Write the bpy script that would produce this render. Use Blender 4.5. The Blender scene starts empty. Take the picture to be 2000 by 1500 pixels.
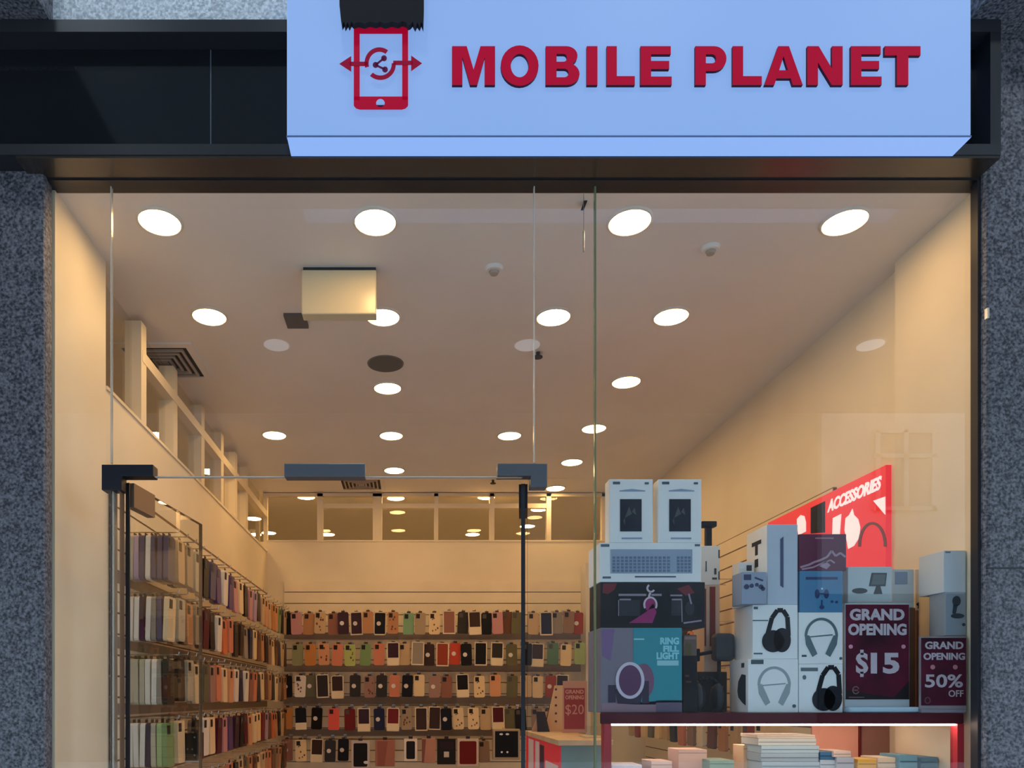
import bpy, math, random
from mathutils import Vector
random.seed(7)
C = bpy.context.scene.collection
EYE = 1.6
F, CX, CY = 1430.0, 803.0, 1364.0          # focal length and vanishing point of the photograph in its 2000x1500 pixels

# ------------------------------------------------------------------ camera, sky, exposure
sc = bpy.context.scene
cam = bpy.data.cameras.new('camera')
cam.sensor_fit = 'HORIZONTAL'; cam.sensor_width = 36.0
cam.lens = 36.0 * F / 2000.0
cam.shift_x = (1000 - CX) / 2000.0
cam.shift_y = (CY - 750) / 2000.0
cam.clip_start = 0.05; cam.clip_end = 200
camo = bpy.data.objects.new('camera', cam); C.objects.link(camo)
camo.location = (0, 0, EYE); camo.rotation_euler = (math.radians(90), 0, 0)
sc.camera = camo
w = bpy.data.worlds.new('dusk_sky'); sc.world = w; w.use_nodes = True
bg = w.node_tree.nodes['Background']
bg.inputs['Color'].default_value = (0.60, 0.78, 1.0, 1)
bg.inputs['Strength'].default_value = 5.5
vs = sc.view_settings
vs.view_transform = 'Standard'; vs.look = 'None'; vs.gamma = 1.0; vs.exposure = 0.0; vs.use_curve_mapping = False
LAMP = 48.0                                # strength of a downlight lens

# ------------------------------------------------------------------ helpers
def lin(r, g, b):
    f = lambda c: (c / 255 / 12.92) if c / 255 <= 0.04045 else ((c / 255 + 0.055) / 1.055) ** 2.4
    return (f(r), f(g), f(b))

MATS = {}
def mat(name, col, rough=0.5, metal=0.0, emit=None, es=0.0, spec=0.5):
    if name in MATS: return MATS[name]
    m = bpy.data.materials.new(name); m.use_nodes = True
    p = m.node_tree.nodes['Principled BSDF']
    p.inputs['Base Color'].default_value = (*col, 1)
    p.inputs['Roughness'].default_value = rough
    p.inputs['Metallic'].default_value = metal
    p.inputs['Specular IOR Level'].default_value = spec
    if emit:
        p.inputs['Emission Color'].default_value = (*emit, 1)
        p.inputs['Emission Strength'].default_value = es
    MATS[name] = m
    return m

def cmat(rgb, rough=0.5, spec=0.2):
    return mat('print_%02x%02x%02x' % tuple(rgb), lin(*rgb), rough, spec=spec)

def noise_mat(name, c1, c2, scale, rough, lo=0.4, hi=0.6, bump=0.0, detail=3.0, c3=None):
    m = mat(name, c1, rough)
    nt = m.node_tree; p = nt.nodes['Principled BSDF']
    tc = nt.nodes.new('ShaderNodeTexCoord')
    n = nt.nodes.new('ShaderNodeTexNoise'); n.inputs['Scale'].default_value = scale; n.inputs['Detail'].default_value = detail
    r = nt.nodes.new('ShaderNodeValToRGB')
    r.color_ramp.elements[0].position = lo; r.color_ramp.elements[0].color = (*c1, 1)
    r.color_ramp.elements[1].position = hi; r.color_ramp.elements[1].color = (*c2, 1)
    if c3:
        e = r.color_ramp.elements.new((lo + hi) / 2); e.color = (*c3, 1)
    nt.links.new(tc.outputs['Object'], n.inputs['Vector'])
    nt.links.new(n.outputs['Fac'], r.inputs['Fac'])
    nt.links.new(r.outputs['Color'], p.inputs['Base Color'])
    if bump:
        b = nt.nodes.new('ShaderNodeBump'); b.inputs['Strength'].default_value = bump; b.inputs['Distance'].default_value = 0.002
        nt.links.new(n.outputs['Fac'], b.inputs['Height']); nt.links.new(b.outputs['Normal'], p.inputs['Normal'])
    return m

def glass_mat(name, tint, ior, body=0.0, body_col=(0.8, 0.8, 0.8)):
    m = bpy.data.materials.new(name); m.use_nodes = True
    nt = m.node_tree; nt.nodes.clear()
    out = nt.nodes.new('ShaderNodeOutputMaterial')
    tr = nt.nodes.new('ShaderNodeBsdfTransparent'); tr.inputs['Color'].default_value = (*tint, 1)
    gl = nt.nodes.new('ShaderNodeBsdfGlossy'); gl.inputs['Roughness'].default_value = 0.0
    fr = nt.nodes.new('ShaderNodeFresnel'); fr.inputs['IOR'].default_value = ior
    geo = nt.nodes.new('ShaderNodeNewGeometry')
    inv = nt.nodes.new('ShaderNodeMath'); inv.operation = 'SUBTRACT'; inv.inputs[0].default_value = 1.0
    mul = nt.nodes.new('ShaderNodeMath'); mul.operation = 'MULTIPLY'
    mix = nt.nodes.new('ShaderNodeMixShader')
    nt.links.new(geo.outputs['Backfacing'], inv.inputs[1])
    nt.links.new(fr.outputs['Fac'], mul.inputs[0]); nt.links.new(inv.outputs[0], mul.inputs[1])
    nt.links.new(mul.outputs[0], mix.inputs['Fac'])
    last = tr
    if body:
        df = nt.nodes.new('ShaderNodeBsdfDiffuse'); df.inputs['Color'].default_value = (*body_col, 1)
        m2 = nt.nodes.new('ShaderNodeMixShader'); m2.inputs['Fac'].default_value = body
        nt.links.new(tr.outputs[0], m2.inputs[1]); nt.links.new(df.outputs[0], m2.inputs[2]); last = m2
    nt.links.new(last.outputs[0], mix.inputs[1]); nt.links.new(gl.outputs[0], mix.inputs[2])
    nt.links.new(mix.outputs[0], out.inputs['Surface'])
    MATS[name] = m
    return m

def P(px, py, Y):
    return Vector(((px - CX) * Y / F, Y, EYE + (CY - py) * Y / F))
def X_(px, Y): return (px - CX) * Y / F
def Z_(py, Y): return EYE + (CY - py) * Y / F

class MB:
    def __init__(s): s.v = []; s.f = []
    def add(s, vs, fs):
        n = len(s.v); s.v += [tuple(v) for v in vs]; s.f += [tuple(i + n for i in f) for f in fs]; return s
    def box(s, x0, x1, y0, y1, z0, z1):
        if x0 > x1: x0, x1 = x1, x0
        if y0 > y1: y0, y1 = y1, y0
        if z0 > z1: z0, z1 = z1, z0
        return s.add([(x0,y0,z0),(x1,y0,z0),(x1,y1,z0),(x0,y1,z0),(x0,y0,z1),(x1,y0,z1),(x1,y1,z1),(x0,y1,z1)],
                     [(0,3,2,1),(4,5,6,7),(0,1,5,4),(1,2,6,5),(2,3,7,6),(3,0,4,7)])
    def hexa(s, p):            # 8 points in the order of box()
        return s.add(p, [(0,3,2,1),(4,5,6,7),(0,1,5,4),(1,2,6,5),(2,3,7,6),(3,0,4,7)])
    def cyl(s, a, b, r0, r1=None, n=20, cap=True):
        r1 = r0 if r1 is None else r1
        a = Vector(a); b = Vector(b); d = (b - a).normalized()
        u = d.cross(Vector((0, 0, 1)) if abs(d.z) < 0.9 else Vector((1, 0, 0))).normalized(); w_ = d.cross(u)
        vs = []
        for k in range(n):
            t = 2 * math.pi * k / n; o = u * math.cos(t) + w_ * math.sin(t)
            vs.append(a + o * r0); vs.append(b + o * r1)
        fs = [(2*k, 2*k+1, (2*k+3) % (2*n), (2*k+2) % (2*n)) for k in range(n)]
        if cap:
            fs += [tuple(2*k for k in range(n)), tuple(2*k+1 for k in reversed(range(n)))]
        return s.add(vs, fs)
    def tube(s, pts, r, n=8):
        for a, b in zip(pts[:-1], pts[1:]): s.cyl(a, b, r, n=n)
        return s
    def prism(s, poly, y0, y1):     # poly: (x, z) points
        n = len(poly)
        ar = sum(poly[i][0]*poly[(i+1)%n][1] - poly[(i+1)%n][0]*poly[i][1] for i in range(n))
        if ar < 0: poly = poly[::-1]
        vs = [(x, y0, z) for x, z in poly] + [(x, y1, z) for x, z in poly]
        fs = [tuple(range(n)), tuple(range(2*n-1, n-1, -1))] + [(i, n+i, n+(i+1)%n, (i+1)%n) for i in range(n)]
        return s.add(vs, fs)
    def ball(s, c, rx, ry, rz, nu=14, nv=8):
        vs = []; fs = []
        for j in range(nv + 1):
            t = math.pi * j / nv
            for i in range(nu):
                p = 2 * math.pi * i / nu
                vs.append((c[0]+rx*math.sin(t)*math.cos(p), c[1]+ry*math.sin(t)*math.sin(p), c[2]+rz*math.cos(t)))
        for j in range(nv):
            for i in range(nu):
                fs.append((j*nu+i, (j+1)*nu+i, (j+1)*nu+(i+1)%nu, j*nu+(i+1)%nu))
        return s.add(vs, fs)
    def mesh(s, name, org=(0, 0, 0)):
        me = bpy.data.meshes.new(name)
        o = Vector(org)
        me.from_pydata([tuple(Vector(v) - o) for v in s.v], [], s.f); me.update()
        return me
    def build(s, name, m, parent=None, smooth=False, bevel=0.0, origin=None):
        if parent is not None: org = parent['_org'] if '_org' in parent else (0, 0, 0)
        elif origin is not None: org = origin
        else:
            xs = [v[0] for v in s.v]; ys = [v[1] for v in s.v]; zs = [v[2] for v in s.v]
            org = ((min(xs)+max(xs))/2, (min(ys)+max(ys))/2, min(zs))
        me = s.mesh(name, org); me.materials.append(m)
        if smooth:
            for p in me.polygons: p.use_smooth = True
        o = bpy.data.objects.new(name, me); C.objects.link(o)
        o['_org'] = tuple(org)
        if parent is not None: o.parent = parent
        else: o.location = org
        if bevel:
            b = o.modifiers.new('bevel', 'BEVEL'); b.width = bevel; b.segments = 2; b.limit_method = 'ANGLE'
        return o

def empty(name, org):
    o = bpy.data.objects.new(name, None); C.objects.link(o); o.location = org; o['_org'] = tuple(org); o.empty_display_size = 0.05
    return o
def tag(o, label=None, cat=None, group=None, kind=None):
    if label: o['label'] = label
    if cat: o['category'] = cat
    if group: o['group'] = group
    if kind: o['kind'] = kind
    return o
def struct(name, mb, m, label=None, parent=None, **k):
    o = mb.build(name, m, parent, **k)
    if parent is None: tag(o, label, None, None, 'structure')
    return o

# 2-D printing in photo pixels, laid on a surface facing the street at depth Y
def ell(cx, cy, rx, ry=None, n=28, a0=0, a1=360):
    ry = rx if ry is None else ry
    return [(cx + rx*math.cos(math.radians(a0+(a1-a0)*k/n)), cy - ry*math.sin(math.radians(a0+(a1-a0)*k/n))) for k in range(n + (0 if a1-a0 == 360 else 1))]
def arc(cx, cy, rx, ry, wd, a0, a1, n=24):
    o = ell(cx, cy, rx+wd/2, ry+wd/2, n, a0, a1); i = ell(cx, cy, rx-wd/2, ry-wd/2, n, a0, a1)
    if a1 - a0 == 360: o = o + [o[0]]; i = i + [i[0]]
    return [[o[k], o[k+1], i[k+1], i[k]] for k in range(n)]
def rect(x0, y0, x1, y1): return [(x0, y0), (x1, y0), (x1, y1), (x0, y1)]
def stroke(pts, wd):
    out = []
    for (ax, ay), (bx, by) in zip(pts[:-1], pts[1:]):
        L = math.hypot(bx-ax, by-ay) or 1; nx, ny = -(by-ay)/L*wd/2, (bx-ax)/L*wd/2
        out.append([(ax+nx, ay+ny), (bx+nx, by+ny), (bx-nx, by-ny), (ax-nx, ay-ny)])
    return out
def rrect(x0, y0, x1, y1, r, n=5):
    out = []
    for cx, cy, a in ((x1-r, y0+r, 0), (x0+r, y0+r, 90), (x0+r, y1-r, 180), (x1-r, y1-r, 270)):
        for k in range(n + 1):
            t = math.radians(a + 90*k/n); out.append((cx + r*math.cos(t), cy - r*math.sin(t)))
    return out
def decal(name, shapes, m, parent, Y, th=0.0012, lift=0.0):
    mb = MB()
    for poly in shapes:
        pts = [(X_(x, Y), Z_(y, Y)) for x, y in poly]
        mb.prism(pts, Y - lift - th, Y - lift + 0.0004)
    return mb.build(name, m, parent)
def curve_mesh(cu):
    ob = bpy.data.objects.new('curve_source', cu); C.objects.link(ob)
    dg = bpy.context.evaluated_depsgraph_get()
    me = bpy.data.meshes.new_from_object(ob.evaluated_get(dg))
    vs = [tuple(v.co) for v in me.vertices]; fs = [tuple(p.vertices) for p in me.polygons]
    bpy.data.objects.remove(ob); bpy.data.curves.remove(cu); bpy.data.meshes.remove(me)
    return vs, fs
def text_geo(s, bold=0.02):
    cu = bpy.data.curves.new('lettering', 'FONT'); cu.body = s; cu.offset = bold; cu.extrude = 0.02; cu.resolution_u = 3
    return curve_mesh(cu)
def text(name, s, x0, y0, x1, y1, m, parent, Y, bold=0.02, th=0.0012, shear=0.0, lift=0.0):
    vs, fs = text_geo(s, bold)
    ax, bx = min(v[0] for v in vs), max(v[0] for v in vs); ay, by = min(v[1] for v in vs), max(v[1] for v in vs)
    mb = MB(); out = []
    for x, y, z in vs:
        u = (x-ax)/(bx-ax); v = (y-ay)/(by-ay)
        px = x0 + (x1-x0)*u + shear*v; py = y1 + (y0-y1)*v
        p = P(px, py, Y); out.append((p.x, Y - lift - (th if z > 0 else -0.0003), p.z))
    mb.add(out, fs)
    return mb.build(name, m, parent)

# ------------------------------------------------------------------ materials
WARM = (1.0, 0.60, 0.24)
M_wall = noise_mat('cream_wall_paint', (0.80, 0.70, 0.51), (0.84, 0.74, 0.55), 3, 0.55)
M_ceil = noise_mat('white_ceiling_paint', (0.79, 0.75, 0.70), (0.83, 0.79, 0.74), 2, 0.6)
M_slat = noise_mat('cream_slat_laminate', (0.80, 0.69, 0.49), (0.84, 0.73, 0.53), 5, 0.35)
M_groove = mat('slat_groove', (0.22, 0.13, 0.06), 0.7)
M_floor = noise_mat('pale_floor_tile', (0.54, 0.55, 0.58), (0.60, 0.61, 0.64), 4, 0.3)
M_gran = noise_mat('dark_granite', (0.016, 0.017, 0.022), (0.205, 0.198, 0.212), 125, 0.55, 0.36, 0.70, 0.15, 6)
M_stone = noise_mat('pale_granite', (0.36, 0.40, 0.42), (0.80, 0.84, 0.85), 130, 0.6, 0.35, 0.65, 0.1, 5)
M_black = mat('black_metal', (0.010, 0.011, 0.014), 0.35)
M_dark = mat('dark_anodised_frame', (0.020, 0.021, 0.025), 0.45, 0.2)
M_soffit = mat('dark_bronze_soffit', (0.030, 0.022, 0.016), 0.22, 0.0, spec=0.8)
M_panel = mat('smoked_glass_panel', (0.004, 0.006, 0.008), 0.06, spec=1.0)
M_steel = mat('satin_steel_patch', (0.115, 0.125, 0.135), 0.4, 0.4)
M_patch = mat('dark_patch_fitting', (0.012, 0.012, 0.018), 0.4, 0.3)
M_bronze = mat('bronze_patch', (0.20, 0.12, 0.07), 0.4, 0.3)
M_glass = glass_mat('clear_shop_glass', (0.96, 0.97, 0.96), 1.74)
M_inner = glass_mat('partition_glass', (0.96, 0.97, 0.97), 1.5)
M_edge = mat('green_glass_edge', (0.16, 0.20, 0.10), 0.15)
M_edgew = mat('pale_glass_edge', (0.62, 0.55, 0.44), 0.2)
M_edged = mat('dark_glass_edge', (0.02, 0.022, 0.025), 0.2)
M_sign = mat('backlit_sign_acrylic', (0.12, 0.14, 0.17), 0.5, emit=(0.215, 0.385, 0.79), es=0.86, spec=0.2)
M_signu = mat('backlit_sign_underside', (0.14, 0.16, 0.2), 0.5, emit=(0.235, 0.44, 0.92), es=0.9)
M_seam = mat('sign_seam', (0.12, 0.18, 0.34), 0.5)
M_red = mat('sign_red_letter', (0.20, 0.002, 0.014), 0.6, emit=(0.36, 0.002, 0.028), es=0.72, spec=0.1)
M_redside = mat('sign_red_return', (0.06, 0.003, 0.015), 0.5, spec=0.2)
M_redark = mat('sign_dark_red', (0.12, 0.003, 0.015), 0.6, emit=(0.24, 0.004, 0.03), es=0.7, spec=0.1)
M_lens = mat('downlight_lens', (0.9, 0.85, 0.75), 0.4, emit=WARM, es=LAMP)
M_trim = mat('downlight_trim', (0.75, 0.70, 0.60), 0.4)
M_off = mat('unlit_lens', (0.70, 0.76, 0.82), 0.25)
M_vent = mat('vent_black', (0.012, 0.012, 0.012), 0.6)
M_ventf = mat('vent_frame', (0.42, 0.36, 0.30), 0.5)
M_speak = mat('speaker_mesh', (0.10, 0.085, 0.06), 0.6)
M_hook = mat('chrome_hook', (0.55, 0.52, 0.48), 0.25, 0.8)
M_counter = mat('maroon_counter_trim', (0.070, 0.004, 0.010), 0.5, spec=0.15)
M_counterr = mat('red_counter_post', (0.40, 0.02, 0.03), 0.35)
M_led = mat('warm_led_strip', (0.9, 0.8, 0.7), 0.4, emit=(1.0, 0.70, 0.54), es=26.0)
M_lit = mat('lit_poster_red', (0.50, 0.008, 0.018), 0.4, emit=(0.75, 0.012, 0.025), es=0.75)
M_litw = mat('lit_poster_white', (0.75, 0.70, 0.72), 0.4, emit=(0.8, 0.72, 0.76), es=0.75)
M_white = mat('white_carton', (0.82, 0.86, 0.86), 0.5, spec=0.25)
M_teal = mat('teal_print', lin(40, 140, 155), 0.35)
M_ink = mat('black_ink', (0.006, 0.007, 0.011), 0.5, spec=0.2)
M_grey = mat('grey_ink', (0.18, 0.22, 0.26), 0.4)
M_pale = mat('pale_ink', (0.42, 0.48, 0.54), 0.4)
M_paper = mat('white_lettering', (0.52, 0.46, 0.52), 0.5)
M_maroon = noise_mat('maroon_poster', (0.030, 0.004, 0.012), (0.135, 0.008, 0.032), 6, 0.6, 0.35, 0.65)
M_wood = noise_mat('pale_wood_top', (0.60, 0.44, 0.26), (0.70, 0.54, 0.34), 12, 0.4)
M_pave = noise_mat('grey_paving', (0.24, 0.24, 0.25), (0.32, 0.32, 0.33), 6, 0.7)
M_opp = noise_mat('grey_stone_opposite', (0.04, 0.04, 0.04), (0.07, 0.068, 0.065), 1.2, 0.8)
M_oppw = mat('pale_stone_opposite', (0.22, 0.22, 0.215), 0.7)

M_maroon.node_tree.nodes['Principled BSDF'].inputs['Specular IOR Level'].default_value = 0.1
# ------------------------------------------------------------------ key dimensions (metres)
CEIL = EYE + 1.537
GY0, GY1 = 2.195, 2.207                       # street glass
XL, XR, XR2 = -1.076, 1.705, 1.745            # side walls
YN = 2.58                                     # end of the front wall piers
YB = 5.46                                     # back wall
SILL_L, SILL_B = EYE + 1.09, EYE + 1.168

# ------------------------------------------------------------------ the shell
struct('floor', MB().box(-4.2, 2.1, 2.15, 9.2, -0.1, 0.0), M_floor)
struct('ceiling', MB().box(-4.2, 2.1, 2.212, 9.2, CEIL, CEIL + 0.1), M_ceil)
struct('wall_left', MB().box(XL - 0.08, XL, YN, YB, 0, SILL_L), M_wall)
struct('wall_front_left', MB().box(-4.2, XL, 2.212, YN, 0, CEIL), M_wall)
struct('wall_back', MB().box(XL - 0.08, XR2, YB, YB + 0.08, 0, SILL_B), M_wall)
struct('wall_right', MB().box(XR2, XR2 + 0.1, YN, 9.2, 0, CEIL), M_wall)
struct('wall_front_right', MB().box(XR, XR2 + 0.1, 2.212, YN, 0, CEIL), M_wall)
struct('wall_far_left', MB().box(-4.3, -4.2, 2.2, 9.2, 0, CEIL), M_wall)
struct('wall_far_back', MB().box(-4.3, 2.1, 9.2, 9.3, 0, CEIL), M_wall)
struct('trim_skirt', MB().box(XL, XL + 0.012, YN, YB, 0, 0.1).box(XL, XR2, YB - 0.012, YB, 0, 0.1), M_slat)

# left clerestory: mullions, rail and panes
wl = empty('window_1', (XL - 0.03, 4.0, SILL_L)); tag(wl, None, None, None, 'structure')
ml = [YN + 0.02] + [1.074 * F / (CX - px) for px in (281, 343, 397, 435, 462, 483)] + [YB - 0.03]
for y in ml[1:-1]:
    MB().box(XL - 0.07, XL - 0.004, y - 0.012, y + 0.045, SILL_L, CEIL - 0.025).build('mullion', M_wall, wl)
MB().box(XL - 0.07, XL - 0.002, ml[1], YB, EYE + 1.355, EYE + 1.40).build('rail', M_wall, wl)
MB().box(XL - 0.08, XL + 0.006, YN, YB, SILL_L, SILL_L + 0.012).build('sill_strip', M_slat, wl)
MB().box(XL - 0.05, XL - 0.042, YN, YB, SILL_L + 0.012, CEIL - 0.025).build('glazing', M_inner, wl)
# back clerestory
wb = empty('window_2', (0.3, YB + 0.03, SILL_B)); tag(wb, None, None, None, 'structure')
for px, wd in ((518, 7), (625, 11), (737, 18), (852, 8), (961, 9), (1072, 9), (1180, 9)):
    MB().box(X_(px - wd/2, YB), X_(px + wd/2, YB), YB, YB + 0.05, SILL_B, CEIL - 0.008).build('mullion', M_wall, wb)
MB().box(X_(630, YB), X_(1068, YB), YB + 0.004, YB + 0.045, Z_(992, YB), Z_(983, YB)).build('rail', M_wall, wb)
MB().box(XL, XR2, YB, YB + 0.028, CEIL - 0.03, CEIL - 0.006).build('head_rail', M_wall, wb)
MB().box(XL, XR2, YB - 0.005, YB + 0.05, SILL_B, SILL_B + 0.012).build('sill_strip', M_slat, wb)
MB().box(XL, XR2, YB + 0.02, YB + 0.026, SILL_B + 0.012, CEIL - 0.03).build('glazing', M_inner, wb)

# ------------------------------------------------------------------ street front
PYF = 2.15
struct('wall_pier_left', MB().box(-3.2, X_(86, PYF), PYF, 2.208, 0, 5.0), M_gran, bevel=0.012)
struct('wall_pier_right', MB().box(X_(1926, PYF), 3.6, PYF, 2.208, 0, 5.0), M_gran, bevel=0.012)
struct('trim_pier_joint', MB().box(X_(1928, PYF), 3.6, PYF - 0.0015, PYF + 0.01, Z_(1111, PYF), Z_(1108, PYF)), M_dark)
struct('trim_pier_speck', MB().box(X_(1927, PYF), X_(1931, PYF), PYF - 0.003, PYF + 0.01, Z_(622, PYF), Z_(602, PYF)), M_edgew)  # small pale strip on the pier's edge
struct('trim_jamb_left', MB().box(X_(86, PYF) - 0.02, X_(100, 2.195), 2.17, 2.198, 0, CEIL), M_dark)
struct('trim_jamb_right', MB().box(X_(1897, 2.195), X_(1926, PYF) + 0.05, 2.17, 2.198, 0, CEIL), M_dark)
struct('trim_head', MB().box(XL - 0.04, 1.70, 2.17, 2.225, Z_(366, 2.2), Z_(354, 2.2) + 0.02), M_black)
BY = 2.085                                      # front of the fascia beam
xe = X_(1955, BY); xw = -3.2
zt, zl = Z_(38, BY), Z_(62, BY)                # upper lip
zb0, zb1 = Z_(305, BY), Z_(281, BY)            # lower lip
struct('trim_fascia_top', MB().box(xw, xe, BY, 2.15, zl, zt), M_dark)
struct('trim_fascia_bottom', MB().box(xw, xe, BY, 2.15, zb0 + 0.004, zb1), M_dark)
struct('trim_fascia_end', MB().box(xe - 0.03, xe, BY, 2.15, zb1, zl), M_black)
fp = struct('trim_fascia_panel', MB().box(xw, X_(410.5, 2.142), 2.142, 2.15, zb1, zl), M_panel)
struct('trim_fascia_panel', MB().box(X_(412.5, 2.142), xe - 0.03, 2.142, 2.15, zb1, zl), M_panel)
struct('trim_fascia_seam', MB().box(X_(410.5, 2.142), X_(412.5, 2.142), 2.1435, 2.15, zb1, zl), M_grey)
struct('trim_soffit', MB().box(X_(98, BY) - 0.1, xe, BY + 0.002, 2.2, zb0 - 0.004, zb0 + 0.004), M_soffit)
struct('wall_upper', MB().box(X_(96, 2.11), X_(1900, 2.11), 2.11, 2.149, zt, 5.0), M_stone)
for s in (-1, 1):
    xa, xb = (xw, X_(95, BY)) if s < 0 else (X_(1895, BY), 3.6)
    struct('wall_corbel_' + ('left' if s < 0 else 'right'), MB().box(xa, xb, 2.027, 2.15, zt + 0.002, 5.0), M_gran)

# sign box
sg = empty('shop_sign', ((X_(560, 2.014) + X_(1897, 2.014)) / 2, 2.05, zb0))
tag(sg, 'wide glowing pale blue shop sign reading MOBILE PLANET above the entrance', 'sign')
SY, SB = 2.014, 2.083
sx0, sx1 = X_(560, SY), X_(1897, SY); sz = Z_(268, SY); stop = Z_(-70, SY)
MB().box(sx0, sx1, SY, SB, sz + 0.005, stop).build('sign_face', M_sign, sg, bevel=0.004)
MB().box(sx0 + 0.001, sx1 - 0.001, SY + 0.001, SB, sz - 0.001, sz + 0.0045).build('underside_panel', M_signu, sg)
MB().box(sx0 - 0.0005, sx1 + 0.0005, SY - 0.0008, SY + 0.01, sz + 0.0005, sz + 0.0045).build('edge_seam', M_seam, sg)
# letters
def spl(pts, x0, x1, y0, y1): return [(x0 + (x1-x0)*u, y1 + (y0-y1)*v) for u, v in pts]
def bez_ell(cx, cy, rx, ry, n=28, a0=0, a1=360): return [(cx+rx*math.cos(math.radians(a0+(a1-a0)*k/n)), cy+ry*math.sin(math.radians(a0+(a1-a0)*k/n))) for k in range(n+1)]
G = {}
G['M'] = [[(0,0),(0,1),(.34,1),(.5,.40),(.66,1),(1,1),(1,0),(.76,0),(.76,.72),(.58,0),(.42,0),(.24,.72),(.24,0)]]
G['O'] = [bez_ell(.5,.5,.5,.52)[:-1], bez_ell(.5,.5,.235,.30)[:-1]]
G['B'] = [[(0,0),(0,1),(.58,1)] + bez_ell(.60,.755,.34,.245,10,90,-50) + bez_ell(.62,.285,.38,.285,12,60,-90) + [(.58,0)],
          [(.32,.60),(.32,.80),(.53,.80)] + bez_ell(.53,.70,.10,.10,8,90,-90) + [(.53,.60)],
          [(.32,.20),(.32,.42),(.55,.42)] + bez_ell(.55,.31,.13,.11,8,90,-90) + [(.55,.20)]]
G['I'] = [[(0,0),(0,1),(1,1),(1,0)]]
G['L'] = [[(0,0),(0,1),(.36,1),(.36,.23),(1,.23),(1,0)]]
G['E'] = [[(0,0),(0,1),(.97,1),(.97,.79),(.34,.79),(.34,.62),(.92,.62),(.92,.41),(.34,.41),(.34,.22),(1,.22),(1,0)]]
G['P'] = [[(0,0),(0,1),(.58,1)] + bez_ell(.60,.68,.40,.32,14,90,-90) + [(.34,.36),(.34,0)],
          [(.34,.56),(.34,.79),(.54,.79)] + bez_ell(.54,.675,.13,.115,8,90,-90) + [(.54,.56)]]
G['A'] = [[(0,0),(.36,1),(.64,1),(1,0),(.74,0),(.685,.17),(.315,.17),(.26,0)], [(.385,.38),(.615,.38),(.5,.74)]]
G['N'] = [[(0,0),(0,1),(.32,1),(.70,.42),(.70,1),(1,1),(1,0),(.69,0),(.30,.58),(.30,0)]]
G['T'] = [[(0,.76),(0,1),(1,1),(1,.76),(.66,.76),(.66,0),(.34,0),(.34,.76)]]
def letter(ch, x0, x1, y0, y1, Yf, depth):
    cu = bpy.data.curves.new('letter', 'CURVE'); cu.dimensions = '2D'; cu.fill_mode = 'BOTH'; cu.extrude = 0.5
    for s in G[ch]:
        sp = cu.splines.new('POLY'); sp.points.add(len(s) - 1); sp.use_cyclic_u = True
        for q, (u, v) in zip(sp.points, s): q.co = (u, v, 0, 1)
    vs, fs = curve_mesh(cu)
    mb = MB(); out = []
    for u, v, z in vs:
        p = P(x0 + (x1-x0)*u, y1 + (y0-y1)*v, Yf); out.append((p.x, Yf + (0 if z > 0 else depth), p.z))
    # the face of the letter lies on y = Yf, the rest of it is the return
    return mb.add(out, fs)
LY = 2.006
for ch, a, b in (('M',883,967),('O',978,1052),('B',1066,1132),('I',1146,1167),('L',1185,1240),('E',1251,1312),
                 ('P',1358,1419),('L',1431,1488),('A',1493,1568),('N',1577,1646),('E',1662,1722),('T',1728,1798)):
    mb = letter(ch, a, b, 90, 166, LY, SY - LY + 0.001)
    o = mb.build('letter', M_red, sg); o.data.materials.append(M_redside)
    for p in o.data.polygons:
        if abs(p.normal.y) < 0.5: p.material_index = 1
EYf = 2.006
ph = [rect(691,58,702.5,196), rect(785.5,58,797,196), rrect(691,36,797,66,8), rect(691,189,732,206), rect(754,189,797,206)]
ph += [[(691,205.9),(732,205.9),(732,214),(703,214),(696,212),(692,208)], [(797,205.9),(754,205.9),(754,214),(785,214),(792,212),(796,208)]]
hole = lambda a0, a1: ell(743,201.5,8.5,8.5,14,a0,a1)
ph += [hole(180,0) + [(754,201.5),(754,189),(732,189),(732,201.5)], hole(180,360) + [(754,201.5),(754,214),(732,214),(732,201.5)]]
decal('phone_emblem', ph, M_red, sg, EYf, 0.001)
ar = arc(741,124,25,27,8,55,195) + arc(743,126,26,26,8,228,365)
ar += [rect(683,121,718,129), rect(768,119,806,127), [(663,125),(686,110),(686,140)], [(824,124),(803,109),(803,139)]]
decal('exchange_arrows', ar, M_redark, sg, EYf - 0.0014, 0.001)
sh = [ell(750,114,5.5), ell(733.5,127,5.5), ell(752,136,5.5)] + stroke([(750,114),(733.5,127),(752,136)], 3.5)
decal('share_symbol', sh, mat('sign_plum', (0.05, 0.006, 0.03), 0.6, emit=(0.10,0.012,0.06), es=0.5, spec=0.1), sg, EYf - 0.0014, 0.001)
# standoffs that carry the emblem
MB().box(X_(695,EYf),X_(700,EYf),EYf,SY+0.001,Z_(190,EYf),Z_(60,EYf)).box(X_(788,EYf),X_(793,EYf),EYf,SY+0.001,Z_(190,EYf),Z_(60,EYf)).box(X_(720,EYf),X_(768,EYf),EYf,SY+0.001,Z_(207,EYf),Z_(205,EYf)).build('emblem_backing', M_redside, sg)
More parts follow.
